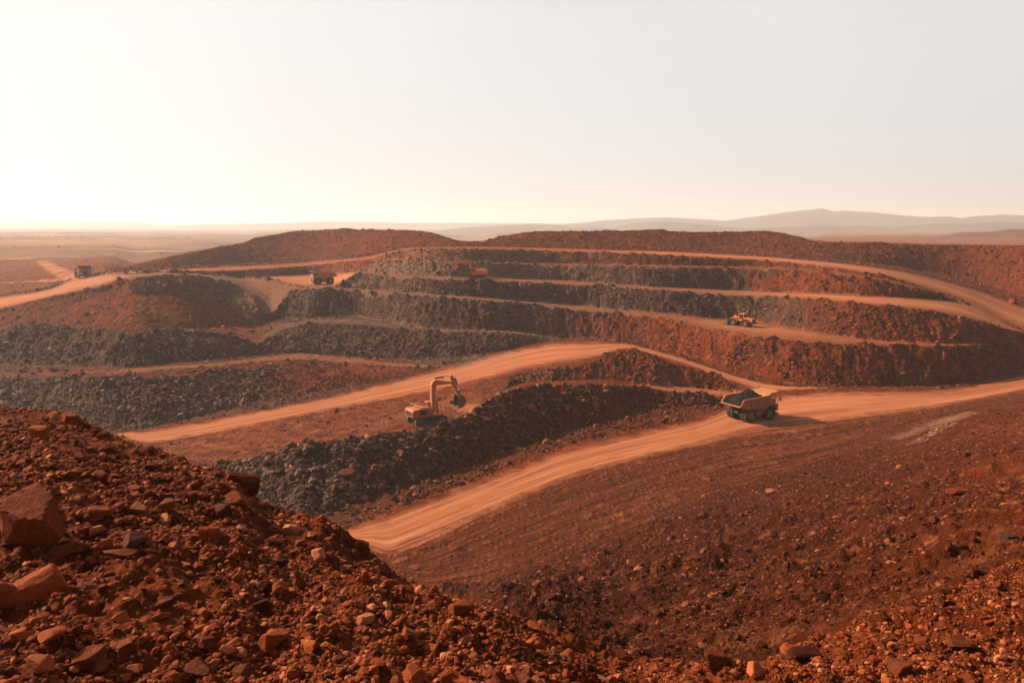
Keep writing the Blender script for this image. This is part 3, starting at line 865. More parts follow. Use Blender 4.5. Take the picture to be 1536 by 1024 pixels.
# stones on the long slope beyond the near bank
for (n, lo, hi, k, sub, sd, pw) in ((34000, .04, .12, 1.4, 1, 4, 1.5), (9000, .10, .30, 2.2, 1, 5, 1.0), (110, .3, .5, 2.2, 2, 6, .5)):
    wt = slope_w * patch(9, 103) / R2 ** pw
    x, y = scatter(n, wt, 200 + sd)
    rock_field('gravel', x, y, powers(n, lo, hi, k, 300 + sd) * np.clip(np.hypot(x, y) / 38, .22, 1), M_STONE_MIX, sub, 10 + sd, 'small red brown stones strewn down the long dark slope', 'gravel', .35, .65)
# rubble of the pit: heaps, cut faces, spill at their feet
pit = (BI > RI['shoulder_rim'] + 1) & (R2 < 460) & (R2 > 70)
for g_, mt, lab, sd in (('grey', M_STONE_GREY, 'dark grey broken rock lying on the heaps and cut faces of the pit', 20), ('red', M_STONE_MIX, 'red brown broken rock lying on the cut faces of the pit', 30)):
    gm = np.clip(A['grey'] * 1.4 - .4, 0, 1) if g_ == 'grey' else np.clip(1 - A['grey'], 0, 1) * .8
    heap = ((BI >= RI['heap_crest']) & (BI <= RI['behind_heap']))
    big = patch(8, 111)
    wt = pit * rub * gm * big
    for (n, lo, hi, k, sub, s2, extra) in ((42000, .13, .34, 1.3, 1, 1, 1 + 2.5 * heap), (6500, .30, .75, 2.4, 1, 2, 1 + 1.8 * heap), (260, .6, 1.25, 3.2, 2, 3, 1 + 1.2 * heap)):
        x, y = scatter(n, wt * extra, 400 + sd + s2)
        rock_field('rubble', x, y, powers(n, lo, hi, k, 500 + sd + s2), mt, sub, sd + s2, lab, 'rubble', .3, .7)

# ------------------------------------------------------------------ boulders one can point at
BIG = [rock_shape(4, 900 + i, cuts=14 + i % 5, flat=(.62, .8, .95, .7)[i % 4], lump=.07) for i in range(10)]
BOX = [rock_shape(4, 960 + i, cuts=13, flat=(.8, 1.0)[i % 2], lump=.06, box=.62) for i in range(4)]
SLAB = [rock_shape(4, 980 + i, cuts=15, flat=.4, lump=.06) for i in range(3)]
FAM = {'round': BIG, 'box': BOX, 'slab': SLAB}
MESHES = {}
for fam, L in FAM.items():
    for i, (v, f) in enumerate(L):
        for mk, mt in (('red', M_STONE_RED), ('grey', M_STONE_GREY), ('mix', M_STONE_MIX)):
            o = mesh_np('rock', v, f, mt, False, {'tint': np.zeros(len(v))})
            MESHES[fam, i, mk] = o.data
            bpy.data.objects.remove(o)


def rock(x, y, z, s, fam, i, mk, label, cat='rock', group=None, rot=(0, 0, 0), stretch=(1, 1, 1), name='rock'):
    o = bpy.data.objects.new(name, MESHES[fam, i % len(FAM[fam]), mk])
    COL.objects.link(o)
    o.location = (x, y, z); o.rotation_euler = rot
    o.scale = (s * stretch[0], s * stretch[1], s * stretch[2])
    return tag(o, label, cat, group)


# photo position of the base, width in photo pixels, shape, colour, label, stretch, turn
NAMED = [
    (40, 822, 128, 'box', 0, 'red', 'large tilted slab boulder, biggest rock of the near bank', 'boulder', (1, .62, .98), (.15, -.42, -.5)),
    (62, 908, 76, 'box', 1, 'red', 'wedge shaped rock just below the largest slab boulder', 'boulder', (1, .7, .86), (.1, -.3, .3)),
    (5, 925, 62, 'round', 2, 'red', 'rock cut by the picture edge beside the wedge shaped rock', 'rock', (1, .9, .9), (0, .2, 1)),
    (107, 836, 54, 'round', 3, 'red', 'pale cracked block at the lower corner of the largest slab boulder', 'rock', (1, .8, .85), (0, 0, .4)),
    (160, 825, 38, 'round', 0, 'red', 'rounded rock between the pale cracked block and the domed pale rock', 'rock', (1, .8, .8), (0, .2, 2)),
    (203, 830, 54, 'round', 4, 'mix', 'domed pale rock behind the flat red slab', 'rock', (1, .8, .75), (0, 0, 1.1)),
    (180, 842, 58, 'slab', 0, 'red', 'flat red slab lying in front of the domed pale rock', 'rock', (1, .5, .75), (0, .05, .1)),
    (148, 777, 33, 'box', 2, 'red', 'blocky rock uphill from the flat red slab', 'rock', (1, .9, .9), (.1, .1, .7)),
    (208, 775, 33, 'round', 1, 'mix', 'pale grey brown rock, first of two in a row uphill of the domed rock', 'rock', (1, .9, .85), (0, 0, .2)),
    (249, 772, 28, 'box', 3, 'red', 'angular rock next to the pale grey brown rock uphill', 'rock', (1, .8, .9), (.2, .1, 1.2)),
    (333, 776, 34, 'round', 5, 'mix', 'brown rock lying downhill of the two boulders on the bank edge', 'rock', (1, .8, .8), (0, 0, 2.2)),
    (106, 637, 38, 'round', 6, 'red', 'boulder standing out on the skyline of the near bank', 'boulder', (1, .8, .85), (0, .1, .5)),
    (152, 659, 24, 'round', 7, 'mix', 'pale smooth rock just below the skyline boulder', 'rock', (1, .8, .75), (0, 0, 1.5)),
    (355, 757, 40, 'round', 8, 'red', 'rounded boulder at the bank edge, in front of the slanting one', 'boulder', (1, .85, 1.0), (0, .1, .3)),
    (365, 737, 54, 'box', 1, 'red', 'slanting boulder on the bank edge above the grey rubble', 'boulder', (1, .6, .62), (.1, .38, .4)),
    (230, 668 + 40, 26, 'round', 2, 'red', 'lone rock on the skyline between the smooth pale rock and bank edge boulders', 'rock', (1, .8, .8), (0, 0, 0)),
    (138, 1003, 62, 'round', 9, 'red', 'chunky rock low on the bank below the wedge shaped rock', 'boulder', (1, .8, .8), (0, .15, .9)),
    (62, 1016, 42, 'box', 0, 'red', 'sharp rock at the lowest corner of the near bank', 'rock', (1, .7, .8), (.2, .2, .2)),
    (80, 965, 46, 'slab', 1, 'red', 'low flat rock beside the chunky rock', 'rock', (1, .7, .9), (0, .1, 1.0)),
    (242, 933, 30, 'round', 3, 'red', 'smooth oval stone in the middle of the near bank', 'rock', (1, .8, .8), (0, 0, .6)),
    (250, 915, 30, 'box', 2, 'red', 'split stone leaning above the smooth oval stone', 'rock', (1, .6, .8), (.1, -.4, .3)),
    (296, 1018, 56, 'round', 1, 'mix', 'half buried dome of rock at the foot of the near bank', 'boulder', (1, .9, .7), (0, 0, 0)),
    (410, 978, 46, 'box', 3, 'red', 'two faced block downhill of the half buried dome', 'rock', (1, .75, .8), (.1, .3, .8)),
    (345, 992, 32, 'round', 4, 'red', 'pale cobble between the half buried dome and the two faced block', 'rock', (1, .9, .9), (0, 0, 2)),
    (410, 822, 34, 'round', 5, 'mix', 'grey brown cobble a little inside the bank edge', 'rock', (1, .8, .8), (0, .1, .5)),
    (424, 856, 27, 'round', 6, 'mix', 'pale oval cobble downhill of the grey brown cobble', 'rock', (1, .8, .8), (0, 0, 1)),
    (315, 810, 34, 'box', 1, 'red', 'ochre block in the upper middle of the near bank', 'rock', (1, .7, .8), (.1, .2, .2)),
    (543, 824, 22, 'box', 2, 'red', 'dark upright stone on the bank edge against the pale haul road', 'rock', (1, .7, 1.1), (0, .4, .3)),
    (518, 860, 26, 'round', 7, 'mix', 'light stone just inside the bank edge near the haul road', 'rock', (1, .8, .8), (0, 0, .5)),
    (582, 882, 36, 'slab', 2, 'red', 'wide low rock below the dark upright stone', 'rock', (1, .6, 1), (0, .1, .2)),
    (612, 890, 24, 'box', 0, 'red', 'small pointed rock beside the wide low rock', 'rock', (1, .7, .9), (.3, .3, .3)),
    (690, 920, 36, 'box', 3, 'red', 'squarish rock on the bank edge where it meets the dark slope', 'rock', (1, .8, .8), (.1, .2, .5)),
    (770, 935, 24, 'round', 8, 'red', 'light rock on the bank edge past the squarish rock', 'rock', (1, .8, .8), (0, 0, 1)),
    (800, 952, 30, 'round', 9, 'red', 'rough rock on the bank edge past the light rock', 'rock', (1, .8, .8), (0, .1, 2)),
    (900, 975, 30, 'box', 1, 'red', 'upright block at the lowest dip of the bank edge', 'rock', (1, .8, 1.2), (0, .1, .9)),
    (935, 992, 30, 'slab', 0, 'red', 'slate shaped stone leaning beside the upright block', 'rock', (1, .5, 1.2), (.6, .3, .4)),
    (828, 900, 24, 'round', 0, 'mix', 'weathered rock at the top of the hollow under the dark slope', 'rock', (1, .8, .8), (0, 0, 0)),
    (921, 922, 19, 'round', 3, 'mix', 'lone brown stone in the hollow of the dark slope', 'rock', (1, .9, .7), (0, 0, 0)),
    (1512, 812, 46, 'round', 6, 'grey', 'dark grey boulder alone on the sunlit end of the slope', 'boulder', (1, .7, .65), (0, 0, .2)),
    (1121, 890, 20, 'round', 1, 'grey', 'small grey stone in the dark part of the slope', 'rock', (1, .9, .75), (0, 0, .2)),
    (1205, 992, 52, 'box', 2, 'mix', 'flat topped block on the near rim of the slope', 'boulder', (1, .8, .8), (.05, .05, .3)),
    (1076, 1006, 46, 'box', 0, 'red', 'tall pale faced rock, beside the flat topped block on the rim', 'boulder', (1, .9, 1.1), (.1, .1, .6)),
    (1132, 1016, 40, 'round', 4, 'red', 'ribbed rock between the tall pale faced rock and the flat topped block', 'rock', (1, .9, .9), (.1, .1, .4)),
    (1437, 978, 48, 'round', 8, 'mix', 'dark shaded boulder below the sunlit crest of the near rim', 'boulder', (1, .8, .7), (0, .1, .2)),
    (1346, 1012, 44, 'box', 3, 'mix', 'broken rock below the near rim, lower than the dark shaded boulder', 'rock', (1, .8, .8), (.1, .3, 1.5)),
    (1432, 742, 36, 'round', 5, 'red', 'broad orange rock half sunk in the upper slope', 'rock', (1, .8, .5), (0, 0, .2)),
    (1450, 685, 13, 'box', 1, 'mix', 'pale square stone high on the dark slope', 'rock', (1, .8, .8), (0, .2, .2)),
    (1417, 893, 24, 'round', 7, 'mix', 'rounded stone uphill of the sunlit rim crest, upper one of two', 'rock', (1, .8, .8), (0, 0, .2)),
    (1411, 908, 28, 'round', 2, 'mix', 'rounded stone uphill of the sunlit rim crest, lower one of two', 'rock', (1, .8, .8), (0, 0, 1.2)),
    (1496, 884, 20, 'round', 9, 'red', 'small pale rock on the sunlit crest, below the dark grey boulder', 'rock', (1, .8, .8), (0, 0, .7)),
    (1158, 741, 22, 'slab', 1, 'mix', 'flat rock on the berm at the top of the dark slope', 'rock', (1, .8, .8), (0, .1, .2)),
    (1240, 795, 16, 'slab', 2, 'red', 'orange flat stone in the middle of the dark slope', 'rock', (1, .7, .9), (0, .1, .4)),
    (918, 430, 13, 'box', 0, 'grey', 'dark block at the edge of the bench beside the far excavator', 'boulder', (1, .6, .55), (0, .1, 0)),
    (1495, 502, 13, 'round', 3, 'red', 'orange boulder at the lip of the upper road curve', 'boulder', (1, .9, .8), (0, 0, 0)),
    (1519, 456, 16, 'round', 2, 'red', 'orange boulder at the foot of the top red face', 'boulder', (1, .9, .8), (0, 0, 1)),
    (82, 557, 15, 'round', 4, 'mix', 'pale boulder on the grey spill beyond the near bank', 'boulder', (1, .8, .6), (0, 0, 0)),
    (98, 557, 10, 'round', 5, 'mix', 'smaller pale boulder touching the pale one on the grey spill', 'boulder', (1, .8, .7), (0, 0, 0)),
    (677, 655, 20, 'round', 3, 'mix', 'pale boulder on the rubble heap in front of the near excavator', 'boulder', (1, .8, .7), (.2, .3, .6)),
    (752, 615, 16, 'box', 2, 'mix', 'brown slab upright on the rubble heap, uphill of the excavator bucket', 'boulder', (1, .7, .9), (.2, .3, .2)),
    (535, 696, 10, 'round', 6, 'mix', 'light boulder in the middle of the dark rubble heap', 'boulder', (1, .8, .8), (0, 0, 0)),
    (490, 750, 16, 'round', 7, 'grey', 'grey boulder at the lower end of the dark rubble heap', 'boulder', (1, .8, .8), (0, 0, 0)),
    (906, 771, 6, 'round', 8, 'mix', 'tiny white stone on the streaked shoulder of the haul road', 'rock', (1, .8, .8), (0, 0, 0)),
]


def px_size(x, y, w):
    gx, gy, gz = px_ground(x, y)
    d = math.sqrt(gx * gx + gy * gy + (HCAM - gz) ** 2)
    a = math.atan(math.hypot((x - 768) / F, (y - 512) / F))
    return gx, gy, gz, w / F * d * math.cos(a) * .5


taken = []
for (x, y, w_, fam, i, mk, lab, cat, stv, rot) in NAMED:
    gx, gy, gz, s = px_size(x, y, w_)
    d = math.hypot(gx, gy)
    gx += gx / d * s * .5; gy += gy / d * s * .5
    gz = float(ground_z(gx, gy))
    rock(gx, gy, gz + s * stv[2] * .34, s, fam, i, mk, lab, cat, None, rot, stv)
    taken.append((x, y, w_))

# cobbles of the near bank, each one loose
r = np.random.default_rng(77)
made = 0; tries = 0
while made < 230 and tries < 6000:
    tries += 1
    x = r.uniform(-5, 1000); y = r.uniform(640, 1030)
    a_, t_ = ray(x, y)
    tr = np.interp(a_, az, t1)
    if t_ < tr + .004: continue
    gx, gy, gz = px_ground(x, y)
    wpx = float(np.clip(14 * r.random() ** -.42, 14, 36)) * (.75 + .25 * (y - 600) / 420)
    if any(abs(x - p) < (wpx + q) * .48 and abs(y - b) < (wpx + q) * .36 for p, b, q in taken): continue
    _, _, _, s = px_size(x, y, wpx)
    k = r.random()
    fam = 'round' if k < .62 else ('box' if k < .86 else 'slab')
    rock(gx, gy, gz + s * .2, s, fam, int(r.integers(0, 10)), 'red' if r.random() < .72 else 'mix', 'loose cobble lying among many like it on the near stony bank', 'cobble',
         'loose cobbles of the near stony bank', (r.normal(0, .3), r.normal(0, .3), r.uniform(0, 6.28)), (1, r.uniform(.7, 1), r.uniform(.65, .95)), 'cobble')
    taken.append((x, y, wpx)); made += 1


# ------------------------------------------------------------------ machines
def paint(name, base, dust, amount=.5, rough=.55, metal=0.0, scale=1.2):
    """worn paint with settled dust and streaks"""
    m, t = new_mat(name); g = NT(t)
    tc = g.n('ShaderNodeTexCoord'); P = tc.outputs['Object']
    geo = g.n('ShaderNodeNewGeometry')
    sep = g.n('ShaderNodeSeparateXYZ'); g.link(geo.outputs['Normal'], sep.inputs[0])
    n = g.noise(P, scale, 6, .65)
    f = g.noise(P, scale * 7, 5, .7)
    k = g.math('ADD', g.math('MULTIPLY', n, .8), g.math('ADD', g.math('MULTIPLY', f, .4), g.math('MULTIPLY', sep.outputs[2], .12)))
    c = g.mix(g.math('MULTIPLY', g.ramp(k, .45, .85), amount), base, dust)
    c = g.mix(g.math('MULTIPLY', g.ramp(f, .62, .75), .4), c, tuple(x * .35 for x in base))
    b = g.n('ShaderNodeBsdfPrincipled'); g.link(c, b.inputs['Base Color'])
    b.inputs['Metallic'].default_value = metal
    b.inputs['Specular IOR Level'].default_value = .22
    g.link(g.math('ADD', rough, g.math('MULTIPLY', n, .25)), b.inputs['Roughness'])
    bp = g.n('ShaderNodeBump'); g.link(f, bp.inputs['Height']); bp.inputs['Strength'].default_value = .15; bp.inputs['Distance'].default_value = .03
    g.link(bp.outputs[0], b.inputs['Normal'])
    out = g.n('ShaderNodeOutputMaterial'); g.link(b.outputs[0], out.inputs[0])
    return m


DUST = (.36, .145, .065)
P_OCHRE = paint('ochre_paint', (.37, .108, .022), DUST, .35)
P_BROWN = paint('dusty_brown_paint', (.36, .118, .040), DUST, .55)
P_ORANGE = paint('orange_paint', (.62, .155, .018), DUST, .25)
P_LIMB = paint('darkened_orange_paint', (.56, .135, .016), DUST, .15)
P_BED = paint('worn_steel_bed', (.34, .115, .045), DUST, .6)
P_DARK = paint('dark_steel', (.032, .024, .021), (.16, .075, .045), .4)
P_TYRE = paint('dusty_rubber', (.026, .019, .017), (.12, .055, .032), .32, .8)
P_RIM = paint('dusty_rim', (.24, .10, .045), DUST, .5)
P_STEEL = paint('bare_steel', (.10, .075, .062), (.22, .11, .065), .4, .4, .3)
P_PALE = paint('pale_rail_paint', (.62, .50, .40), DUST, .35)
P_ROD = paint('chromed_rod', (.62, .55, .48), (.4, .25, .16), .25, .25, .6)
P_GLASS = paint('cab_glass', (.03, .03, .032), (.14, .09, .07), .3, .12)
P_LAMP = paint('lamp_glass', (.75, .66, .52), (.5, .3, .2), .2, .2)


class MB:
    """collects solids and links them as one mesh"""
    def __init__(self):
        self.v = []; self.f = []

    def add(self, v, f):
        o = len(self.v)
        self.v += [tuple(p) for p in v]
        self.f += [tuple(i + o for i in q) for q in f]
        return self

    def hexa(self, p):
        """eight corners: bottom four anticlockwise, then top four"""
        return self.add(p, [(3, 2, 1, 0), (4, 5, 6, 7), (0, 1, 5, 4), (1, 2, 6, 5), (2, 3, 7, 6), (3, 0, 4, 7)])

    def box(self, x0, x1, y0, y1, z0, z1):
        return self.hexa([(x0, y0, z0), (x1, y0, z0), (x1, y1, z0), (x0, y1, z0), (x0, y0, z1), (x1, y0, z1), (x1, y1, z1), (x0, y1, z1)])

    def prism(self, prof, y0, y1):
        """outline in x, z pulled from y0 to y1"""
        n = len(prof)
        v = [(x, y0, z) for x, z in prof] + [(x, y1, z) for x, z in prof]
        return self.add(v, [tuple(range(n))[::-1], tuple(range(n, 2 * n))] + [(i, (i + 1) % n, n + (i + 1) % n, n + i) for i in range(n)])

    def tube(self, a, b, r, n=10, r2=None):
        a = Vector(a); b = Vector(b); d = (b - a).normalized()
        u = d.orthogonal().normalized(); w_ = d.cross(u)
        r2 = r if r2 is None else r2
        v = []
        for p, q in ((a, r), (b, r2)):
            v += [tuple(p + (u * math.cos(t) + w_ * math.sin(t)) * q) for t in [2 * math.pi * i / n for i in range(n)]]
        return self.add(v, [tuple(range(n))[::-1], tuple(range(n, 2 * n))] + [(i, (i + 1) % n, n + (i + 1) % n, n + i) for i in range(n)])

    def lathe(self, prof, cx, cz, n=32, y=0.0):
        """outline of (radius, y) turned about an axle along y"""
        k = len(prof); v = []
        for i in range(n):
            t = 2 * math.pi * i / n
            v += [(cx + r_ * math.cos(t), y + yy, cz + r_ * math.sin(t)) for r_, yy in prof]
        f = [(i * k + j, i * k + j + 1, ((i + 1) % n) * k + j + 1, ((i + 1) % n) * k + j) for i in range(n) for j in range(k - 1)]
        return self.add(v, f)

    def build(self, name, mat, parent, bevel=.025, label=None, smooth_angle=35):
        me = bpy.data.meshes.new(name)
        me.from_pydata(self.v, [], self.f)
        bm = bmesh.new(); bm.from_mesh(me)
        bmesh.ops.recalc_face_normals(bm, faces=bm.faces)
        if bevel:
            es = [e for e in bm.edges if len(e.link_faces) == 2 and e.calc_face_angle(0) > .6]
            bmesh.ops.bevel(bm, geom=es, offset=bevel, segments=1, affect='EDGES', clamp_overlap=True)
        for p in bm.faces: p.smooth = False
        bm.to_mesh(me); bm.free()
        me.materials.append(mat)
        o = bpy.data.objects.new(name, me); COL.objects.link(o)
        o.parent = parent
        if label: o['label'] = label
        return o


def smooth_all(o):
    o.data.polygons.foreach_set('use_smooth', [True] * len(o.data.polygons))
    try:
        o.data.set_sharp_from_angle(angle=math.radians(32))
    except Exception:
        pass
    return o


def empty(name, label, cat, group=None):
    o = bpy.data.objects.new(name, None); COL.objects.link(o)
    return tag(o, label, cat, group)


def wheel(parent, cx, cz, y, R, W, rimr, side, lugs=26):
    """tyre with lugs; rim and hub sub-part facing side (+1 left, -1 right)"""
    h = W / 2
    m = MB()
    m.lathe([(rimr, -h * .8), (R * .80, -h * .98), (R * .93, -h * .95), (R * .985, -h * .72), (R * .985, h * .72), (R * .93, h * .95), (R * .80, h * .98), (rimr, h * .8), (rimr, -h * .8)], cx, cz, 40, y)
    for i in range(lugs):
        t = 2 * math.pi * i / lugs
        c, s = math.cos(t), math.sin(t); du = R * .075
        for sg in (-1, 1):
            sh = .055 * sg
            pts = []
            for rr_ in (R * .965, R * 1.015):
                for (yy, tt) in ((0.02 * h * sg, t + sh), (h * .93 * sg, t), (h * .93 * sg, t + .11), (.02 * h * sg, t + sh + .11)):
                    pts.append((cx + rr_ * math.cos(tt), y + yy, cz + rr_ * math.sin(tt)))
            m.hexa(pts)
    ty = smooth_all(m.build('wheel', P_TYRE, parent, 0))
    m = MB()
    q = side * h
    m.lathe([(rimr * 1.04, q * .80), (rimr * .99, q * .92), (rimr * .90, q * .86), (rimr * .84, q * .45), (rimr * .5, q * .35), (rimr * .46, q * .62), (rimr * .30, q * .70), (0.001, q * .72)], cx, cz, 28, y)
    for i in range(10):
        t = 2 * math.pi * i / 10
        m.tube((cx + rimr * .67 * math.cos(t), y + q * .36, cz + rimr * .67 * math.sin(t)), (cx + rimr * .67 * math.cos(t), y + q * .48, cz + rimr * .67 * math.sin(t)), rimr * .06, 6)
    smooth_all(m.build('rim', P_RIM, ty, 0))
    return ty


# ------------------------------------------------------------------ rigid dump truck (x ahead, y left, z up)
def dump_truck(label):
    t = empty('dump_truck', label, 'dump truck', 'rigid dump trucks of the mine')
    R = 1.32
    for s in (-1, 1):
        wheel(t, 2.35, R, s * 2.15, R, .86, .60, s)
        wheel(t, -2.35, R, s * 2.22, R, .80, .60, s)
        wheel(t, -2.35, R, s * 1.32, R, .80, .60, s)
    m = MB()
    for s in (-1, 1):
        m.prism([(-4.0, 1.75), (-1.2, 1.35), (4.0, 1.35), (4.2, 1.75), (4.2, 2.0), (-1.0, 2.0), (-4.0, 2.3)], s * .75 - .17, s * .75 + .17)
    for x in (-3.6, -1.2, .6, 3.2): m.box(x - .2, x + .2, -.6, .6, 1.45, 1.9)
    m.tube((-2.35, -1.9, R), (-2.35, 1.9, R), .48, 16); m.tube((-2.9, 0, R), (-1.6, 0, R + .1), .42, 12)
    m.tube((2.35, -1.9, R), (2.35, 1.9, R), .22, 12)
    for s in (-1, 1):
        m.tube((2.35, s * 1.45, R - .1), (2.35, s * 1.3, 2.7), .2, 10)
        m.tube((-2.9, s * .55, 1.4), (-3.5, s * .5, 2.5), .15, 10)
    m.build('chassis', P_DARK, t)
    for s in (-1, 1):
        m = MB(); m.tube((.9, s * 1.62, 1.35), (-.75, s * 1.62, 1.35), .52, 20)
        for x in (.45, -.35): m.tube((x - .05, s * 1.62, 1.35), (x + .05, s * 1.62, 1.35), .545, 20)
        smooth_all(m.build('fuel_tank', P_BROWN, t, 0))
        m = MB(); m.tube((-.2, s * .9, 1.6), (.25, s * .95, 3.0), .13, 10); m.tube((.1, s * .93, 2.3), (.4, s * .97, 3.4), .09, 10)
        m.build('hoist_cylinder', P_ROD, t, 0)
    # tipping body: floor, walls and canopy are one welded box
    m = MB(); YB, YO = 2.42, 2.56
    floor_ = [(-5.05, 3.28), (-3.2, 2.72), (1.05, 2.30), (1.75, 2.95)]
    def wall(s):
        out_ = [(-5.05, 3.20), (-3.2, 2.62), (1.15, 2.18), (1.95, 2.95), (2.35, 4.50), (2.95, 4.98), (1.7, 4.62), (-4.12, 4.36)]
        m.prism(out_, s * YB, s * YO)
    wall(1); wall(-1)
    m.prism(floor_ + [(1.85, 2.88), (1.12, 2.16), (-3.22, 2.58), (-5.05, 3.14)], -YB, YB)
    m.prism([(1.75, 2.95), (2.30, 4.86), (2.42, 4.86), (1.87, 2.90)], -YB, YB)
    m.prism([(2.25, 4.84), (4.75, 5.06), (4.78, 5.18), (2.25, 5.00)], -YO, YO)
    for s in (-1, 1):     # canopy side rails and wall caps
        m.prism([(1.9, 4.62), (2.35, 4.98), (4.78, 5.16), (4.78, 5.30), (2.3, 5.14), (1.75, 4.74)], s * (YO - .04), s * (YO + .10))
        m.prism([(-4.16, 4.34), (1.75, 4.60), (1.75, 4.76), (-4.20, 4.50)], s * (YB - .03), s * (YO + .09))
        m.hexa([(-5.1, s * YB - .03, 3.18), (-4.95, s * YB - .03, 3.16), (-4.95, s * YO + .06 * s, 3.16), (-5.1, s * YO + .06 * s, 3.18), (-4.2, s * YB - .03, 4.48), (-4.05, s * YB - .03, 4.48), (-4.05, s * YO + .06 * s, 4.48), (-4.2, s * YO + .06 * s, 4.48)])
    m.prism([(-5.16, 3.12), (-5.0, 3.10), (-5.0, 3.32), (-5.16, 3.36)], -YO - .05, YO + .05)
    body = m.build('tipping_body', P_BED, t)
    for s in (-1, 1):
        for k in range(6):
            m = MB(); x = -3.35 + k * .93
            zb = 2.66 - (x + 3.2) * .10; zt = 4.36 + (x + 4.12) * .045
            m.hexa([(x - .10, s * (YO + .003), zb), (x + .10, s * (YO + .003), zb), (x + .10, s * (YO + .16), zb + .1), (x - .10, s * (YO + .16), zb + .1), (x - .10 + .12, s * (YO + .003), zt), (x + .10 + .12, s * (YO + .003), zt), (x + .22, s * (YO + .13), zt), (x + .02, s * (YO + .13), zt)])
            m.build('body_rib', P_BED, body)
    m = MB()
    for k in range(5):
        x = -2.7 + k * .9; m.box(x - .09, x + .09, -2.2, 2.2, 2.36 - (x + 3.2) * .09, 2.50 - (x + 3.2) * .09)
    m.build('floor_bolster', P_DARK, body)
    # front: deck, grille, bumper, fenders
    m = MB()
    m.box(2.1, 4.35, -2.55, 2.55, 2.78, 2.90)
    m.box(3.55, 4.42, -1.12, 1.12, 1.05, 2.77)
    for s in (-1, 1):
        n = 9; arc = [(2.35 + 1.58 * math.cos(a), R + 1.52 * math.sin(a)) for a in [math.radians(12 + 156 * i / (n - 1)) for i in range(n)]]
        arc2 = [(2.35 + 1.70 * math.cos(a), R + 1.62 * math.sin(a)) for a in [math.radians(168 - 156 * i / (n - 1)) for i in range(n)]]
        m.prism(arc + arc2, s * 1.60, s * 2.60)
        m.box(3.72, 4.36, s * 1.30, s * 2.55, 1.75, 2.77)
    m.build('front_deck', P_BROWN, t)
    m = MB(); m.box(4.425, 4.47, -.95, .95, 1.2, 2.6)
    for k in range(9): m.box(4.47, 4.50, -.9 + k * .2, -.82 + k * .2, 1.22, 2.58)
    m.build('radiator_grille', P_DARK, t, 0)
    m = MB(); m.box(4.1, 4.75, -2.4, 2.4, .72, 1.05); m.build('bumper', P_BROWN, t)
    for s in (-1, 1):
        for dy in (0, .42):
            m = MB(); m.tube((4.37, s * (1.5 + dy), 1.98), (4.46, s * (1.5 + dy), 1.98), .14, 14); m.build('headlight', P_LAMP, t, 0)
    # cab on the left, electrical cabinet on the right
    m = MB()
    m.prism([(2.35, 2.91), (4.05, 2.91), (4.20, 3.55), (4.0, 4.42), (2.35, 4.42)], .75, 2.35)
    m.box(2.25, 4.15, .68, 2.42, 4.425, 4.53)
    cab = m.build('cab', P_BROWN, t)
    m = MB()
    m.hexa([(4.175, .9, 3.55), (4.19, .9, 3.55), (4.19, 2.2, 3.55), (4.175, 2.2, 3.55), (4.035, .9, 4.33), (4.05, .9, 4.33), (4.05, 2.2, 4.33), (4.035, 2.2, 4.33)])
    m.build('windscreen', P_GLASS, cab, 0)
    for y0, y1 in ((2.352, 2.37), (.73, .748)):
        m = MB(); m.box(2.5, 3.9, y0, y1, 3.5, 4.3); m.build('side_window', P_GLASS, cab, 0)
    m = MB(); m.box(2.5, 3.9, -2.3, -1.15, 2.905, 3.85); m.box(2.7, 3.5, -.75, .35, 2.905, 3.45); m.tube((3.2, -.2, 3.4), (3.2, -.2, 4.3), .12, 10); m.build('engine_cabinet', P_BROWN, t)
    m = MB()
    for y in np.linspace(-2.5, 2.5, 8): m.tube((4.32, y, 2.9), (4.32, y, 3.95), .035, 6)
    for z in (3.42, 3.95): m.tube((4.32, -2.5, z), (4.32, 2.5, z), .035, 6)
    for s in (-1, 1):
        for x in (2.3, 2.97, 3.65): m.tube((x, s * 2.5, 2.9), (x, s * 2.5, 3.95), .035, 6)
        for z in (3.42, 3.95): m.tube((2.3, s * 2.5, z), (4.32, s * 2.5, z), .035, 6)
    m.build('handrail', P_PALE, t, 0)
    for s in (-1, 1):
        m = MB()
        for y in (1.72, 2.28): m.tube((4.50, s * y, .95), (4.42, s * y, 2.95), .03, 6)
        for k in range(6): m.tube((4.49 - k * .012, s * 1.72, 1.15 + k * .3), (4.49 - k * .012, s * 2.28, 1.15 + k * .3), .028, 6)
        m.build('ladder', P_PALE, t, 0)
        m = MB(); m.tube((4.2, s * 2.5, 3.6), (4.35, s * 2.95, 3.75), .03, 6); m.box(4.3, 4.36, s * 3.0 - .2, s * 3.0 + .2, 3.55, 4.1); m.build('mirror', P_DARK, t, 0)
    return t


def copy_tree(o, parent=None):
    c = o.copy(); COL.objects.link(c); c.parent = parent
    for ch in list(o.children): copy_tree(ch, c)
    return c


def put(o, x, y, deg, sc=1.0, dz=0.0, pitch_span=None):
    gx, gy, gz = px_ground(x, y)
    a = math.radians(deg)
    o.rotation_euler = (0, 0, a)
    o.scale = (sc,) * 3
    if pitch_span:      # lean with the ground under the wheels
        L, W_ = pitch_span
        h = lambda u, v: float(ground_z(gx + (u * math.cos(a) - v * math.sin(a)) * sc, gy + (u * math.sin(a) + v * math.cos(a)) * sc))
        f_, b_, l_, r_ = h(L, 0), h(-L, 0), h(0, W_), h(0, -W_)
        o.rotation_euler = Euler((math.atan2(l_ - r_, 2 * W_ * sc), -math.atan2(f_ - b_, 2 * L * sc), a), 'XYZ')
        gz = .25 * (f_ + b_ + l_ + r_)
    o.location = (gx, gy, gz + dz)
    return o


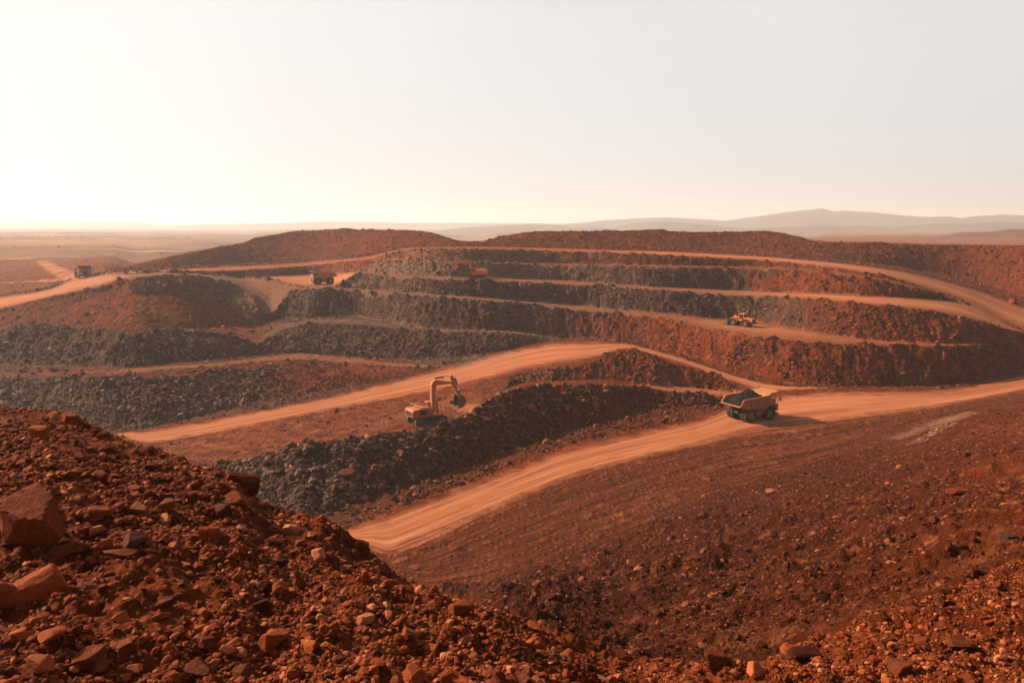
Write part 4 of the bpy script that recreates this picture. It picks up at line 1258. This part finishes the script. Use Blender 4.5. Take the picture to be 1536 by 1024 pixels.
truck = dump_truck('loaded dump truck seen from behind on the nearest haul road')
truck2 = copy_tree(truck); truck2['label'] = 'empty dump truck standing side on at the end of the pit bench'
truck3 = copy_tree(truck); truck3['label'] = 'dump truck coming head on along the pale road beyond the red basin'
put(truck, 1126, 628, 27, 1.0, -.04, (2.35, 2.1))
put(truck2, 485, 426, 205, .90, -.03, (2.35, 2.1))
put(truck3, 125, 416.5, -50, .86, -.03)


# the load: crushed ore heaped in the tipping body, resting on it
def ore_load(host):
    r = np.random.default_rng(5)
    n = 96
    u = np.linspace(-4.55, 2.0, n); v = np.linspace(-2.38, 2.38, n)
    U, Vv = np.meshgrid(u, v, indexing='ij')
    fl = np.interp(U, [-5.05, -3.2, 1.05, 1.75, 2.3], [3.28, 2.72, 2.30, 2.95, 4.4])
    cone = 5.75 - .60 * np.hypot((U + .7) * .95, Vv * .95)
    cone2 = 3.75 - .30 * np.hypot((U + 3.0) * .8, Vv)
    z = np.maximum(np.maximum(cone, cone2), fl - .02) + .22 * fbm(U * 1.4, Vv * 1.4, 4, 8) + .26 * cell_stones(U / .30, Vv / .30, 5)
    z = np.maximum(z, fl - .02)
    z = np.where(np.abs(Vv) > 2.3, np.minimum(z, 4.3), z)
    P = np.stack([U, Vv, z], -1)
    id_ = np.arange(n * n).reshape(n, n)
    q = np.stack([id_[:-1, :-1], id_[1:, :-1], id_[1:, 1:], id_[:-1, 1:]], -1).reshape(-1, 4)
    # closed underneath, lying on the body floor
    bot = np.stack([U, Vv, fl + .004], -1).reshape(-1, 3); bot[:, 2] = np.minimum(bot[:, 2], z.ravel() - .01)
    rim_ = np.concatenate([id_[0, :-1], id_[:-1, -1], id_[-1, :0:-1], id_[:0:-1, 0]])
    sidef = np.stack([rim_, np.roll(rim_, -1), np.roll(rim_, -1) + n * n, rim_ + n * n], -1)
    V = np.concatenate([P.reshape(-1, 3), bot]); Fq = np.concatenate([q, q[:, ::-1] + n * n, sidef])
    o = mesh_np('ore_load', V, Fq, P_ORE, False, {'tint': r.random(len(V))})
    o.location = host.location; o.rotation_euler = host.rotation_euler; o.scale = host.scale
    return tag(o, 'dark heap of crushed ore piled in the body of the loaded dump truck', 'ore load')


P_ORE = stone_material('dark_ore', (.026, .015, .0115), (.010, .006, .0048), (.05, .030, .022))
ore_load(truck)


# ------------------------------------------------------------------ crawler excavator (x towards the bucket)
def loop_outline(L, R, zc, n=10):
    """outline of a crawler: flat runs joined by half circles"""
    a = [(-L + R * math.cos(t), zc + R * math.sin(t)) for t in np.linspace(math.pi / 2, 3 * math.pi / 2, n)]
    b = [(L + R * math.cos(t), zc + R * math.sin(t)) for t in np.linspace(-math.pi / 2, math.pi / 2, n)]
    return a + b


def excavator(label, colour, knee, tip, arm_top, arm_end, bucket_turn, foot=(1.25, 2.15), bs=1.0, limb=None):
    limb = limb or colour
    t = empty('excavator', label, 'excavator', 'crawler excavators of the mine')
    for s in (-1, 1):
        y0, y1 = (s * 1.30, s * 2.0)
        lo, hi = min(y0, y1), max(y0, y1)
        m = MB()
        o_ = loop_outline(2.62, .60, .60, 12); i_ = loop_outline(2.62, .50, .60, 12)
        n = len(o_)
        v = [(x, lo, z) for x, z in o_] + [(x, hi, z) for x, z in o_] + [(x, lo, z) for x, z in i_] + [(x, hi, z) for x, z in i_]
        f = []
        for k in range(n):
            j = (k + 1) % n
            f += [(k, j, n + j, n + k), (2 * n + k, 3 * n + k, 3 * n + j, 2 * n + j), (k, 2 * n + k, 2 * n + j, j), (n + k, n + j, 3 * n + j, 3 * n + k)]
        m.add(v, f)
        # shoes with grousers all round
        per = []
        for k in range(n):
            a_, b_ = Vector((o_[k][0], 0, o_[k][1])), Vector((o_[(k + 1) % n][0], 0, o_[(k + 1) % n][1]))
            L_ = (b_ - a_).length
            for q in range(max(1, int(L_ / .21))): per.append((a_.lerp(b_, (q + .5) / max(1, int(L_ / .21))), (b_ - a_).normalized()))
        for p, d in per:
            nrm = Vector((d.z, 0, -d.x))
            pts = []
            for h in (-.02, .07):
                for (uu, yy) in ((-.035, lo - .04), (.035, lo - .04), (.035, hi + .04), (-.035, hi + .04)):
                    c_ = p + d * uu + nrm * h
                    pts.append((c_.x, yy, c_.z))
            m.hexa(pts)
        tr = m.build('track', P_DARK, t, 0)
        m = MB(); m.prism(loop_outline(2.45, .26, .62, 8), lo + .12, hi - .12); m.build('track_frame', P_DARK, tr, 0)
        for x in np.linspace(-2.0, 2.0, 8):
            m = MB(); m.tube((x, lo + .06, .36), (x, hi - .06, .36), .15, 12); m.build('roller', P_STEEL, tr, 0)
        for x in (-1.2, .3, 1.4):
            m = MB(); m.tube((x, lo + .1, 1.0), (x, hi - .1, 1.0), .11, 10); m.build('roller', P_STEEL, tr, 0)
        for x in (-2.62, 2.62):
            m = MB(); m.tube((x, lo + .08, .6), (x, hi - .08, .6), .44, 20); m.tube((x, lo + .02, .6), (x, hi - .02, .6), .2, 14); m.build('sprocket' if x < 0 else 'idler', P_STEEL, tr, 0)
    m = MB(); m.box(-1.3, 1.3, -1.3, 1.3, .55, 1.0); m.tube((0, 0, .95), (0, 0, 1.32), 1.05, 28); m.build('undercarriage', P_DARK, t)
    # upper house
    m = MB()
    m.box(-2.9, 1.75, -1.62, 1.62, 1.32, 1.62)
    m.prism([(-2.55, 1.625), (.55, 1.625), (.55, 2.55), (.1, 2.95), (-2.55, 2.95)], -1.60, -.15)      # engine side
    m.prism([(-2.55, 1.625), (-.55, 1.625), (-.55, 2.85), (-2.55, 2.85)], -.148, 1.58)
    m.box(-.54, .40, .55, 1.58, 1.625, 2.2)
    house = m.build('house', colour, t, .05)
    m = MB()
    m.prism([(-3.65, 1.55), (-3.45, 1.36), (-2.56, 1.36), (-2.56, 2.9), (-3.3, 2.9), (-3.65, 2.6)], -1.6, 1.6)
    cw = m.build('counterweight', colour, t, .07)
    m = MB(); m.box(-3.70, -3.655, -1.2, 1.2, 1.75, 2.5)
    for k in range(8): m.box(-3.72, -3.70, -1.12 + k * .3, -1.0 + k * .3, 1.78, 2.47)
    m.build('rear_grille', P_DARK, cw, 0)
    m = MB(); m.box(-2.2, -.75, -1.64, -1.605, 1.72, 2.72)
    for k in range(7): m.box(-2.15, -.8, -1.665, -1.642, 1.8 + k * .13, 1.86 + k * .13)
    m.build('side_grille', P_DARK, house, 0)
    m = MB(); m.box(-1.9, -.2, -1.3, -.4, 2.955, 3.1); m.box(-2.3, -1.2, .1, 1.2, 2.855, 2.98); m.tube((-1.5, .75, 2.9), (-1.5, .75, 3.55), .1, 12); m.build('engine_cover', colour, house, .03)
    m = MB()
    for (x, y) in ((-2.5, -1.5), (-1.6, -1.5), (-.6, -1.5), (.2, -1.5)):
        m.tube((x, y, 2.8), (x, y, 3.6), .03, 6)
    m.tube((-2.5, -1.5, 3.6), (.2, -1.5, 3.6), .03, 6); m.tube((-2.5, -1.5, 3.25), (.2, -1.5, 3.25), .025, 6)
    m.tube((-2.5, -1.5, 3.6), (-2.5, 1.4, 3.6), .03, 6); m.tube((-2.5, 1.4, 2.85), (-2.5, 1.4, 3.6), .03, 6)
    m.build('handrail', P_PALE, house, 0)
    # cab, on the left
    m = MB()
    m.prism([(.45, 1.625), (1.95, 1.625), (2.10, 2.35), (1.85, 3.38), (.45, 3.42)], .52, 1.60)
    m.prism([(.38, 3.425), (1.92, 3.39), (1.92, 3.48), (.38, 3.52)], .46, 1.66)
    cab = m.build('cab', colour, t, .04)
    m = MB(); m.prism([(.62, 2.30), (1.92, 2.30), (1.70, 3.28), (.62, 3.30)], 1.602, 1.622); m.build('side_window', P_GLASS, cab, 0)
    m = MB(); m.hexa([(2.105, .6, 2.38), (2.12, .6, 2.38), (2.12, 1.52, 2.38), (2.105, 1.52, 2.38), (1.865, .6, 3.32), (1.88, .6, 3.32), (1.88, 1.52, 3.32), (1.865, 1.52, 3.32)]); m.build('windscreen', P_GLASS, cab, 0)
    m = MB(); m.box(.43, .447, .65, 1.5, 2.5, 3.25); m.build('rear_window', P_GLASS, cab, 0)
    # boom: cranked box beam
    f = Vector((foot[0], 0, foot[1])); kn = Vector((knee[0], 0, knee[1])); tp_ = Vector((tip[0], 0, tip[1]))

    def beam(pts, widths):
        """side outline of a bent beam from a centre line and depths"""
        up, dn = [], []
        for i, p in enumerate(pts):
            a_ = pts[max(i - 1, 0)]; b_ = pts[min(i + 1, len(pts) - 1)]
            d = (b_ - a_).normalized(); n_ = Vector((-d.z, 0, d.x))
            up.append(p + n_ * widths[i] * .5); dn.append(p - n_ * widths[i] * .5)
        return [(p.x, p.z) for p in dn] + [(p.x, p.z) for p in up[::-1]]
    def bez(a_, c_, b_, n):
        return [(1 - q) ** 2 * a_ + 2 * q * (1 - q) * c_ + q * q * b_ for q in np.linspace(0, 1, n)]
    k1 = f.lerp(kn, .84); k2 = kn.lerp(tp_, .17)
    path = [f, f.lerp(kn, .25), f.lerp(kn, .5)] + [Vector(p) for p in bez(k1, kn, k2, 7)] + [kn.lerp(tp_, .6), tp_]
    wd = [.44, .66, .82] + [.98, 1.02, 1.06, 1.08, 1.05, 1.0, .95] + [.68, .40]
    m = MB(); m.prism(beam(path, wd), -.38, .38)
    for p, r_ in ((f, .32), (tp_, .28), (path[6], .2)): m.tube((p.x, -.46, p.z), (p.x, .46, p.z), r_, 16)
    boom = m.build('boom', limb, t, .03)
    # arm: deep heel, tapering to the bucket
    at_, ae = Vector((arm_top[0], 0, arm_top[1])), Vector((arm_end[0], 0, arm_end[1]))
    m = MB(); pts = [at_, at_.lerp(ae, .16), at_.lerp(ae, .34), at_.lerp(ae, .7), ae]
    d = (ae - at_).normalized(); back = Vector((d.z, 0, -d.x))
    if back.x < 0: back = -back
    pts[1] = pts[1] + back * .06
    m.prism(beam(pts, [.38, .84, .92, .56, .36]), -.27, .27)
    for p, r_ in ((at_, .2), (ae, .2)): m.tube((p.x, -.4, p.z), (p.x, .4, p.z), r_, 14)
    arm = m.build('arm', limb, t, .03)
    # rams
    def ram(name, a_, b_, y, r_, split=.55):
        a_ = Vector((a_[0], y, a_[1])); b_ = Vector((b_[0], y, b_[1]))
        mm = MB(); mm.tube(a_, a_.lerp(b_, split), r_, 14); o = smooth_all(mm.build(name, P_DARK, t, 0))
        mm = MB(); mm.tube(a_.lerp(b_, split * .98), b_, r_ * .55, 12); mm.tube(b_ - Vector((0, .1, 0)), b_ + Vector((0, .1, 0)), r_ * .9, 10); smooth_all(mm.build('ram_rod', P_ROD, o, 0))
        return o
    mid = f.lerp(kn, .62)
    for y in (-.52, .52): ram('boom_ram', (1.95, 1.75), (mid.x + .30, mid.z), y, .15)
    top_in = path[7]
    bn = Vector((-(tp_ - kn).normalized().z, 0, (tp_ - kn).normalized().x))
    a0 = top_in + bn * .85
    ram('arm_ram', (a0.x, a0.z), (at_.x, at_.z), 0, .16)
    # bucket hung from the arm end: curved shell with cheeks and teeth
    ca, sa = math.cos(math.radians(bucket_turn)), math.sin(math.radians(bucket_turn))
    def bp_(x, z): return (ae.x + (x * ca - z * sa) * bs, ae.z + (x * sa + z * ca) * bs)
    # local outline: hinge at 0,0; back curves away to +x, mouth faces -x, lip at the bottom
    outer = [(-.15, .12), (.45, .10), (1.05, -.28), (1.42, -.85), (1.45, -1.42), (1.15, -1.95), (.62, -2.28), (-.05, -2.42)]
    inner = [(-.05, -2.32), (.55, -2.16), (1.05, -1.86), (1.31, -1.40), (1.28, -.90), (.96, -.42), (.40, -.06), (-.1, -.04)]
    m = MB(); m.prism([bp_(*p) for p in outer + inner], -.92, .92)
    cheek = outer + [(-.05, -2.36), (-.25, -.9)]
    for y0 in (-.96, .86): m.prism([bp_(*p) for p in cheek], y0, y0 + .10)
    m.prism([bp_(*p) for p in [(-.2, -.08), (.3, .02), (.35, .42), (-.1, .38)]], -.42, .42)
    bk = m.build('bucket', P_DARK if limb is not colour else P_STEEL, t, .02)
    for k in range(5):
        y = -.82 + k * .41
        m = MB(); q = [bp_(*p) for p in [(.05, -2.30), (.02, -2.46), (-.48, -2.56), (-.10, -2.30)]]
        m.prism(q, y - .09, y + .09); m.build('tooth', P_STEEL, bk, 0)
    # bucket ram and links along the back of the arm
    s1_ = at_.lerp(ae, .22) + back * .72
    s2_ = at_.lerp(ae, .82) + back * .62
    ram('bucket_ram', (s1_.x, s1_.z), (s2_.x, s2_.z), 0, .12, .6)
    e1 = at_.lerp(ae, .86); e2 = bp_(.2, .36)
    for y in (-.34, .34):
        m = MB(); m.tube((e1.x, y, e1.z), (s2_.x, y, s2_.z), .08, 8); m.tube((s2_.x, y, s2_.z), (e2[0], y, e2[1]), .09, 8); m.build('bucket_link', P_DARK, t, 0)
    return t


ex1 = excavator('ochre excavator with arm raised, working beside the dark rubble heap', P_OCHRE, (1.45, 7.25), (5.2, 6.75), (5.15, 8.05), (6.65, 4.25), -8)
put(ex1, 640, 632, 34, 1.0, -.05, (2.3, 1.6))
ex2 = excavator('bright orange excavator on the bench high in the pit wall, bucket on the ground', P_ORANGE, (3.1, 6.1), (6.9, 5.2), (7.25, 6.55), (8.05, 2.3), 14, (1.35, 2.15), .82, P_LIMB)
put(ex2, 716, 417.6, 182, .92, .05)


# ------------------------------------------------------------------ wheel loader
def wheel_loader(label):
    t = empty('wheel_loader', label, 'wheel loader')
    R = .98
    for x in (1.75, -1.65):
        for s in (-1, 1): wheel(t, x, R, s * 1.15, R, .72, .50, s, 20)
    m = MB(); m.box(-3.3, -.2, -.62, .62, .75, 1.25); m.box(.1, 2.3, -.55, .55, .75, 1.35); m.tube((-.1, 0, .7), (-.1, 0, 1.5), .28, 14); m.tube((1.75, -1.1, R), (1.75, 1.1, R), .25, 12); m.tube((-1.65, -1.1, R), (-1.65, 1.1, R), .25, 12)
    m.build('frame', P_DARK, t)
    m = MB(); m.prism([(-3.45, 1.26), (-.95, 1.26), (-.95, 2.30), (-2.2, 2.36), (-3.30, 2.16), (-3.45, 1.95)], -.88, .88)
    hood = m.build('engine_hood', P_ORANGE, t, .06)
    m = MB(); m.box(-3.50, -3.455, -.72, .72, 1.32, 1.92)
    for k in range(5): m.box(-3.53, -3.50, -.7, .7, 1.37 + k * .11, 1.42 + k * .11)
    m.build('rear_grille', P_DARK, hood, 0)
    m = MB(); m.prism([(-3.75, .85), (-3.3, .72), (-2.75, .72), (-2.75, 1.25), (-3.75, 1.25)], -1.25, 1.25); m.build('counterweight', P_DARK, t)
    for s in (-1, 1):
        m = MB(); n = 8
        a1 = [(-1.65 + 1.14 * math.cos(a), R + 1.14 * math.sin(a)) for a in np.radians(np.linspace(15, 165, n))]
        a2 = [(-1.65 + 1.22 * math.cos(a), R + 1.22 * math.sin(a)) for a in np.radians(np.linspace(165, 15, n))]
        m.prism(a1 + a2, s * .80, s * 1.52); m.build('fender', P_ORANGE, t, 0)
        m = MB()
        a1 = [(1.75 + 1.14 * math.cos(a), R + 1.14 * math.sin(a)) for a in np.radians(np.linspace(50, 165, n))]
        a2 = [(1.75 + 1.22 * math.cos(a), R + 1.22 * math.sin(a)) for a in np.radians(np.linspace(165, 50, n))]
        m.prism(a1 + a2, s * .80, s * 1.52); m.build('fender', P_ORANGE, t, 0)
    m = MB(); m.box(-1.1, .45, -.85, .85, 1.4, 1.85)
    for (x, y) in ((-.95, -.78), (-.95, .78), (.38, -.78), (.38, .78)): m.box(x - .06, x + .06, y - .06, y + .06, 1.855, 3.15)
    m.box(-1.1, .55, -.9, .9, 3.155, 3.30)
    cab = m.build('cab', P_ORANGE, t, .03)
    m = MB(); m.box(-.88, .31, -.80, .80, 1.87, 3.10); m.build('window', P_GLASS, cab, 0)
    m = MB(); m.tube((-1.7, -.4, 2.2), (-1.7, -.4, 3.0), .09, 10); m.tube((-2.3, .3, 2.2), (-2.3, .3, 2.7), .16, 10); m.build('exhaust', P_DARK, t, 0)
    # lift arms and bucket, carried low
    for s in (-1, 1):
        m = MB(); m.prism([(.85, 2.15), (1.15, 2.35), (2.3, 2.1), (3.55, .75), (3.4, .5), (3.15, .62), (2.1, 1.65), (.95, 1.85)], s * .55 - .09, s * .55 + .09); m.build('lift_arm', P_ORANGE, t)
        m = MB(); m.tube((.75, s * .35, 1.1), (2.1, s * .45, 1.65), .09, 10); m.build('lift_ram', P_ROD, t, 0)
    m = MB(); m.box(.45, 1.25, -.5, .5, 1.36, 2.3); m.prism([(1.6, 2.4), (2.0, 2.75), (2.35, 2.3), (2.15, 1.9)], -.12, .12); m.tube((.9, 0, 2.2), (1.9, 0, 2.6), .11, 10); m.tube((2.2, 0, 2.0), (3.35, 0, 1.35), .08, 10); m.build('loader_tower', P_ORANGE, t)
    m = MB(); o_ = [(3.30, 1.55), (3.18, .9), (3.25, .35), (3.6, .12), (4.55, .06)]; i_ = [(4.55, .12), (3.68, .22), (3.36, .44), (3.28, .9), (3.38, 1.5)]
    m.prism(o_ + i_, -1.5, 1.5)
    for y in (-1.55, 1.49): m.prism([(3.30, 1.55), (3.18, .9), (3.25, .35), (3.6, .12), (4.55, .06), (4.4, .5), (3.9, 1.2)], y, y + .06)
    m.build('bucket', P_STEEL, t, .02)
    return t


wl = wheel_loader('orange wheel loader on the dusty bench, seen from its rear corner')
put(wl, 1112, 488.5, 136, 1.05, -.02, (1.7, 1.1))

# ------------------------------------------------------------------ dry scrub out on the plain
def shrub_material():
    m, t = new_mat('dry_leaf'); g = NT(t)
    tc = g.n('ShaderNodeTexCoord'); n = g.noise(tc.outputs['Object'], 2.0, 3)
    c = g.mix(n, (.045, .035, .018), (.09, .065, .03))
    b = g.n('ShaderNodeBsdfPrincipled'); g.link(c, b.inputs['Base Color']); b.inputs['Roughness'].default_value = .8
    out = g.n('ShaderNodeOutputMaterial'); g.link(b.outputs[0], out.inputs[0])
    return m


M_LEAF = shrub_material()
r = np.random.default_rng(3)
V, Fc = [], []; off = 0
n = 420
x, y = scatter(n, (A['plain'] > .5) * (R2 > 800) * (R2 < 5000) * np.clip(fbm(X / 300, Y / 300, 3, 5) + .1, 0.02, 1) / R2, 91)
zz = ground_z(x, y)
for i in range(n):
    H_ = r.uniform(.8, 2.6); k = 34
    c = r.normal(size=(k, 3)); c /= np.linalg.norm(c, axis=1)[:, None]; c *= r.random((k, 1)) ** .4
    c = c * [H_ * .75, H_ * .75, H_ * .42] + [x[i], y[i], zz[i] + H_ * .5]
    for j in range(k):
        s = H_ * .22
        V.append(c[j] + r.normal(size=(3, 3)) * s)
    Fc.append(np.arange(3 * k).reshape(-1, 3) + off); off += 3 * k
o = mesh_np('scrub', np.concatenate(V), np.concatenate(Fc), M_LEAF, False)
tag(o, 'dry scrub bushes dotted over the hazy far plain', 'scrub', None, 'stuff')


# ------------------------------------------------------------------ sky, sun, air
SUN_EL, SUN_AZ = math.radians(31), math.radians(-70)      # azimuth from straight ahead, negative to the left
w = bpy.data.worlds.new('World'); scene.world = w
w.use_nodes = True
g = NT(w.node_tree); w.node_tree.nodes.clear()
sky = g.n('ShaderNodeTexSky', sky_type='NISHITA')
sky.sun_disc = False
sky.sun_elevation = SUN_EL
sky.sun_rotation = SUN_AZ
sky.altitude = 300
sky.air_density = 1.0
sky.dust_density = 6.0
sky.ozone_density = 1.0
hs = g.n('ShaderNodeHueSaturation'); hs.inputs['Saturation'].default_value = .02
g.link(sky.outputs[0], hs.inputs['Color'])
# thin bright cloud veil, thick towards the horizon and on the sun's side, thinning out overhead and behind
tc = g.n('ShaderNodeTexCoord')
sep = g.n('ShaderNodeSeparateXYZ'); g.link(tc.outputs['Generated'], sep.inputs[0])
low = g.ramp(sep.outputs[2], .62, .24)
ahead = g.ramp(sep.outputs[1], -.6, .7)
cl = g.noise(tc.outputs['Generated'], 2.2, 4, .5)
tsun = g.math('ADD', g.math('MULTIPLY', sep.outputs[0], -.5), .5)
cover = g.math('MULTIPLY', g.math('MULTIPLY', low, g.math('ADD', g.math('MULTIPLY', ahead, .75), .25)), .88)
veilc = g.mix(g.math('ADD', g.math('MULTIPLY', tsun, .9), g.math('MULTIPLY', g.math('SUBTRACT', cl, .5), .6)), (7.3, 7.6, 7.8), (10.5, 10.4, 10.25))
veil = g.mix(cover, hs.outputs[0], veilc)
bg = g.n('ShaderNodeBackground'); g.link(veil, bg.inputs['Color']); bg.inputs['Strength'].default_value = .0505
out = g.n('ShaderNodeOutputWorld'); g.link(bg.outputs[0], out.inputs['Surface'])

sl = bpy.data.lights.new('sun', 'SUN'); sl.energy = 5.0; sl.angle = math.radians(.7); sl.color = (1, .80, .58)
so = bpy.data.objects.new('sun', sl); COL.objects.link(so)
sd = Vector((math.sin(SUN_AZ) * math.cos(SUN_EL), math.cos(SUN_AZ) * math.cos(SUN_EL), math.sin(SUN_EL)))
so.rotation_euler = sd.to_track_quat('Z', 'Y').to_euler()
so.location = sd * 200

if HAZE > 0:
    hm, t = new_mat('haze'); g = NT(t)
    pv = g.n('ShaderNodeVolumePrincipled')
    pv.inputs['Color'].default_value = (.96, .93, .93, 1)
    pv.inputs['Density'].default_value = HAZE
    pv.inputs['Anisotropy'].default_value = .3
    out = g.n('ShaderNodeOutputMaterial'); g.link(pv.outputs[0], out.inputs['Volume'])
    lo, hi = (-13000, -11500, float(Zg.min()) - 8), (13000, 13000, 215)
    v = [(x, y, z) for z in (lo[2], hi[2]) for y in (lo[1], hi[1]) for x in (lo[0], hi[0])]
    f = [(0, 2, 3, 1), (4, 5, 7, 6), (0, 1, 5, 4), (2, 6, 7, 3), (0, 4, 6, 2), (1, 3, 7, 5)]
    ho = mesh_np('haze', v, f, hm, False)
    tag(ho, 'pale warm dust haze hanging over the whole mine', 'haze', None, 'stuff')

vs = scene.view_settings
scene.display_settings.display_device = 'sRGB'
vs.view_transform = 'Standard'; vs.look = 'None'; vs.exposure = EXPO; vs.gamma = 1
vs.use_curve_mapping = False
cy = scene.cycles
cy.use_denoising = DENOISE
try:
    cy.denoiser = 'OPENIMAGEDENOISE'
    cy.denoising_input_passes = 'RGB_ALBEDO_NORMAL'
except Exception:
    pass
cy.max_bounces = 5; cy.diffuse_bounces = 3; cy.glossy_bounces = 2; cy.volume_bounces = 1; cy.transmission_bounces = 2
cy.sample_clamp_indirect = 6
cy.use_adaptive_sampling = True
cy.adaptive_threshold = .006
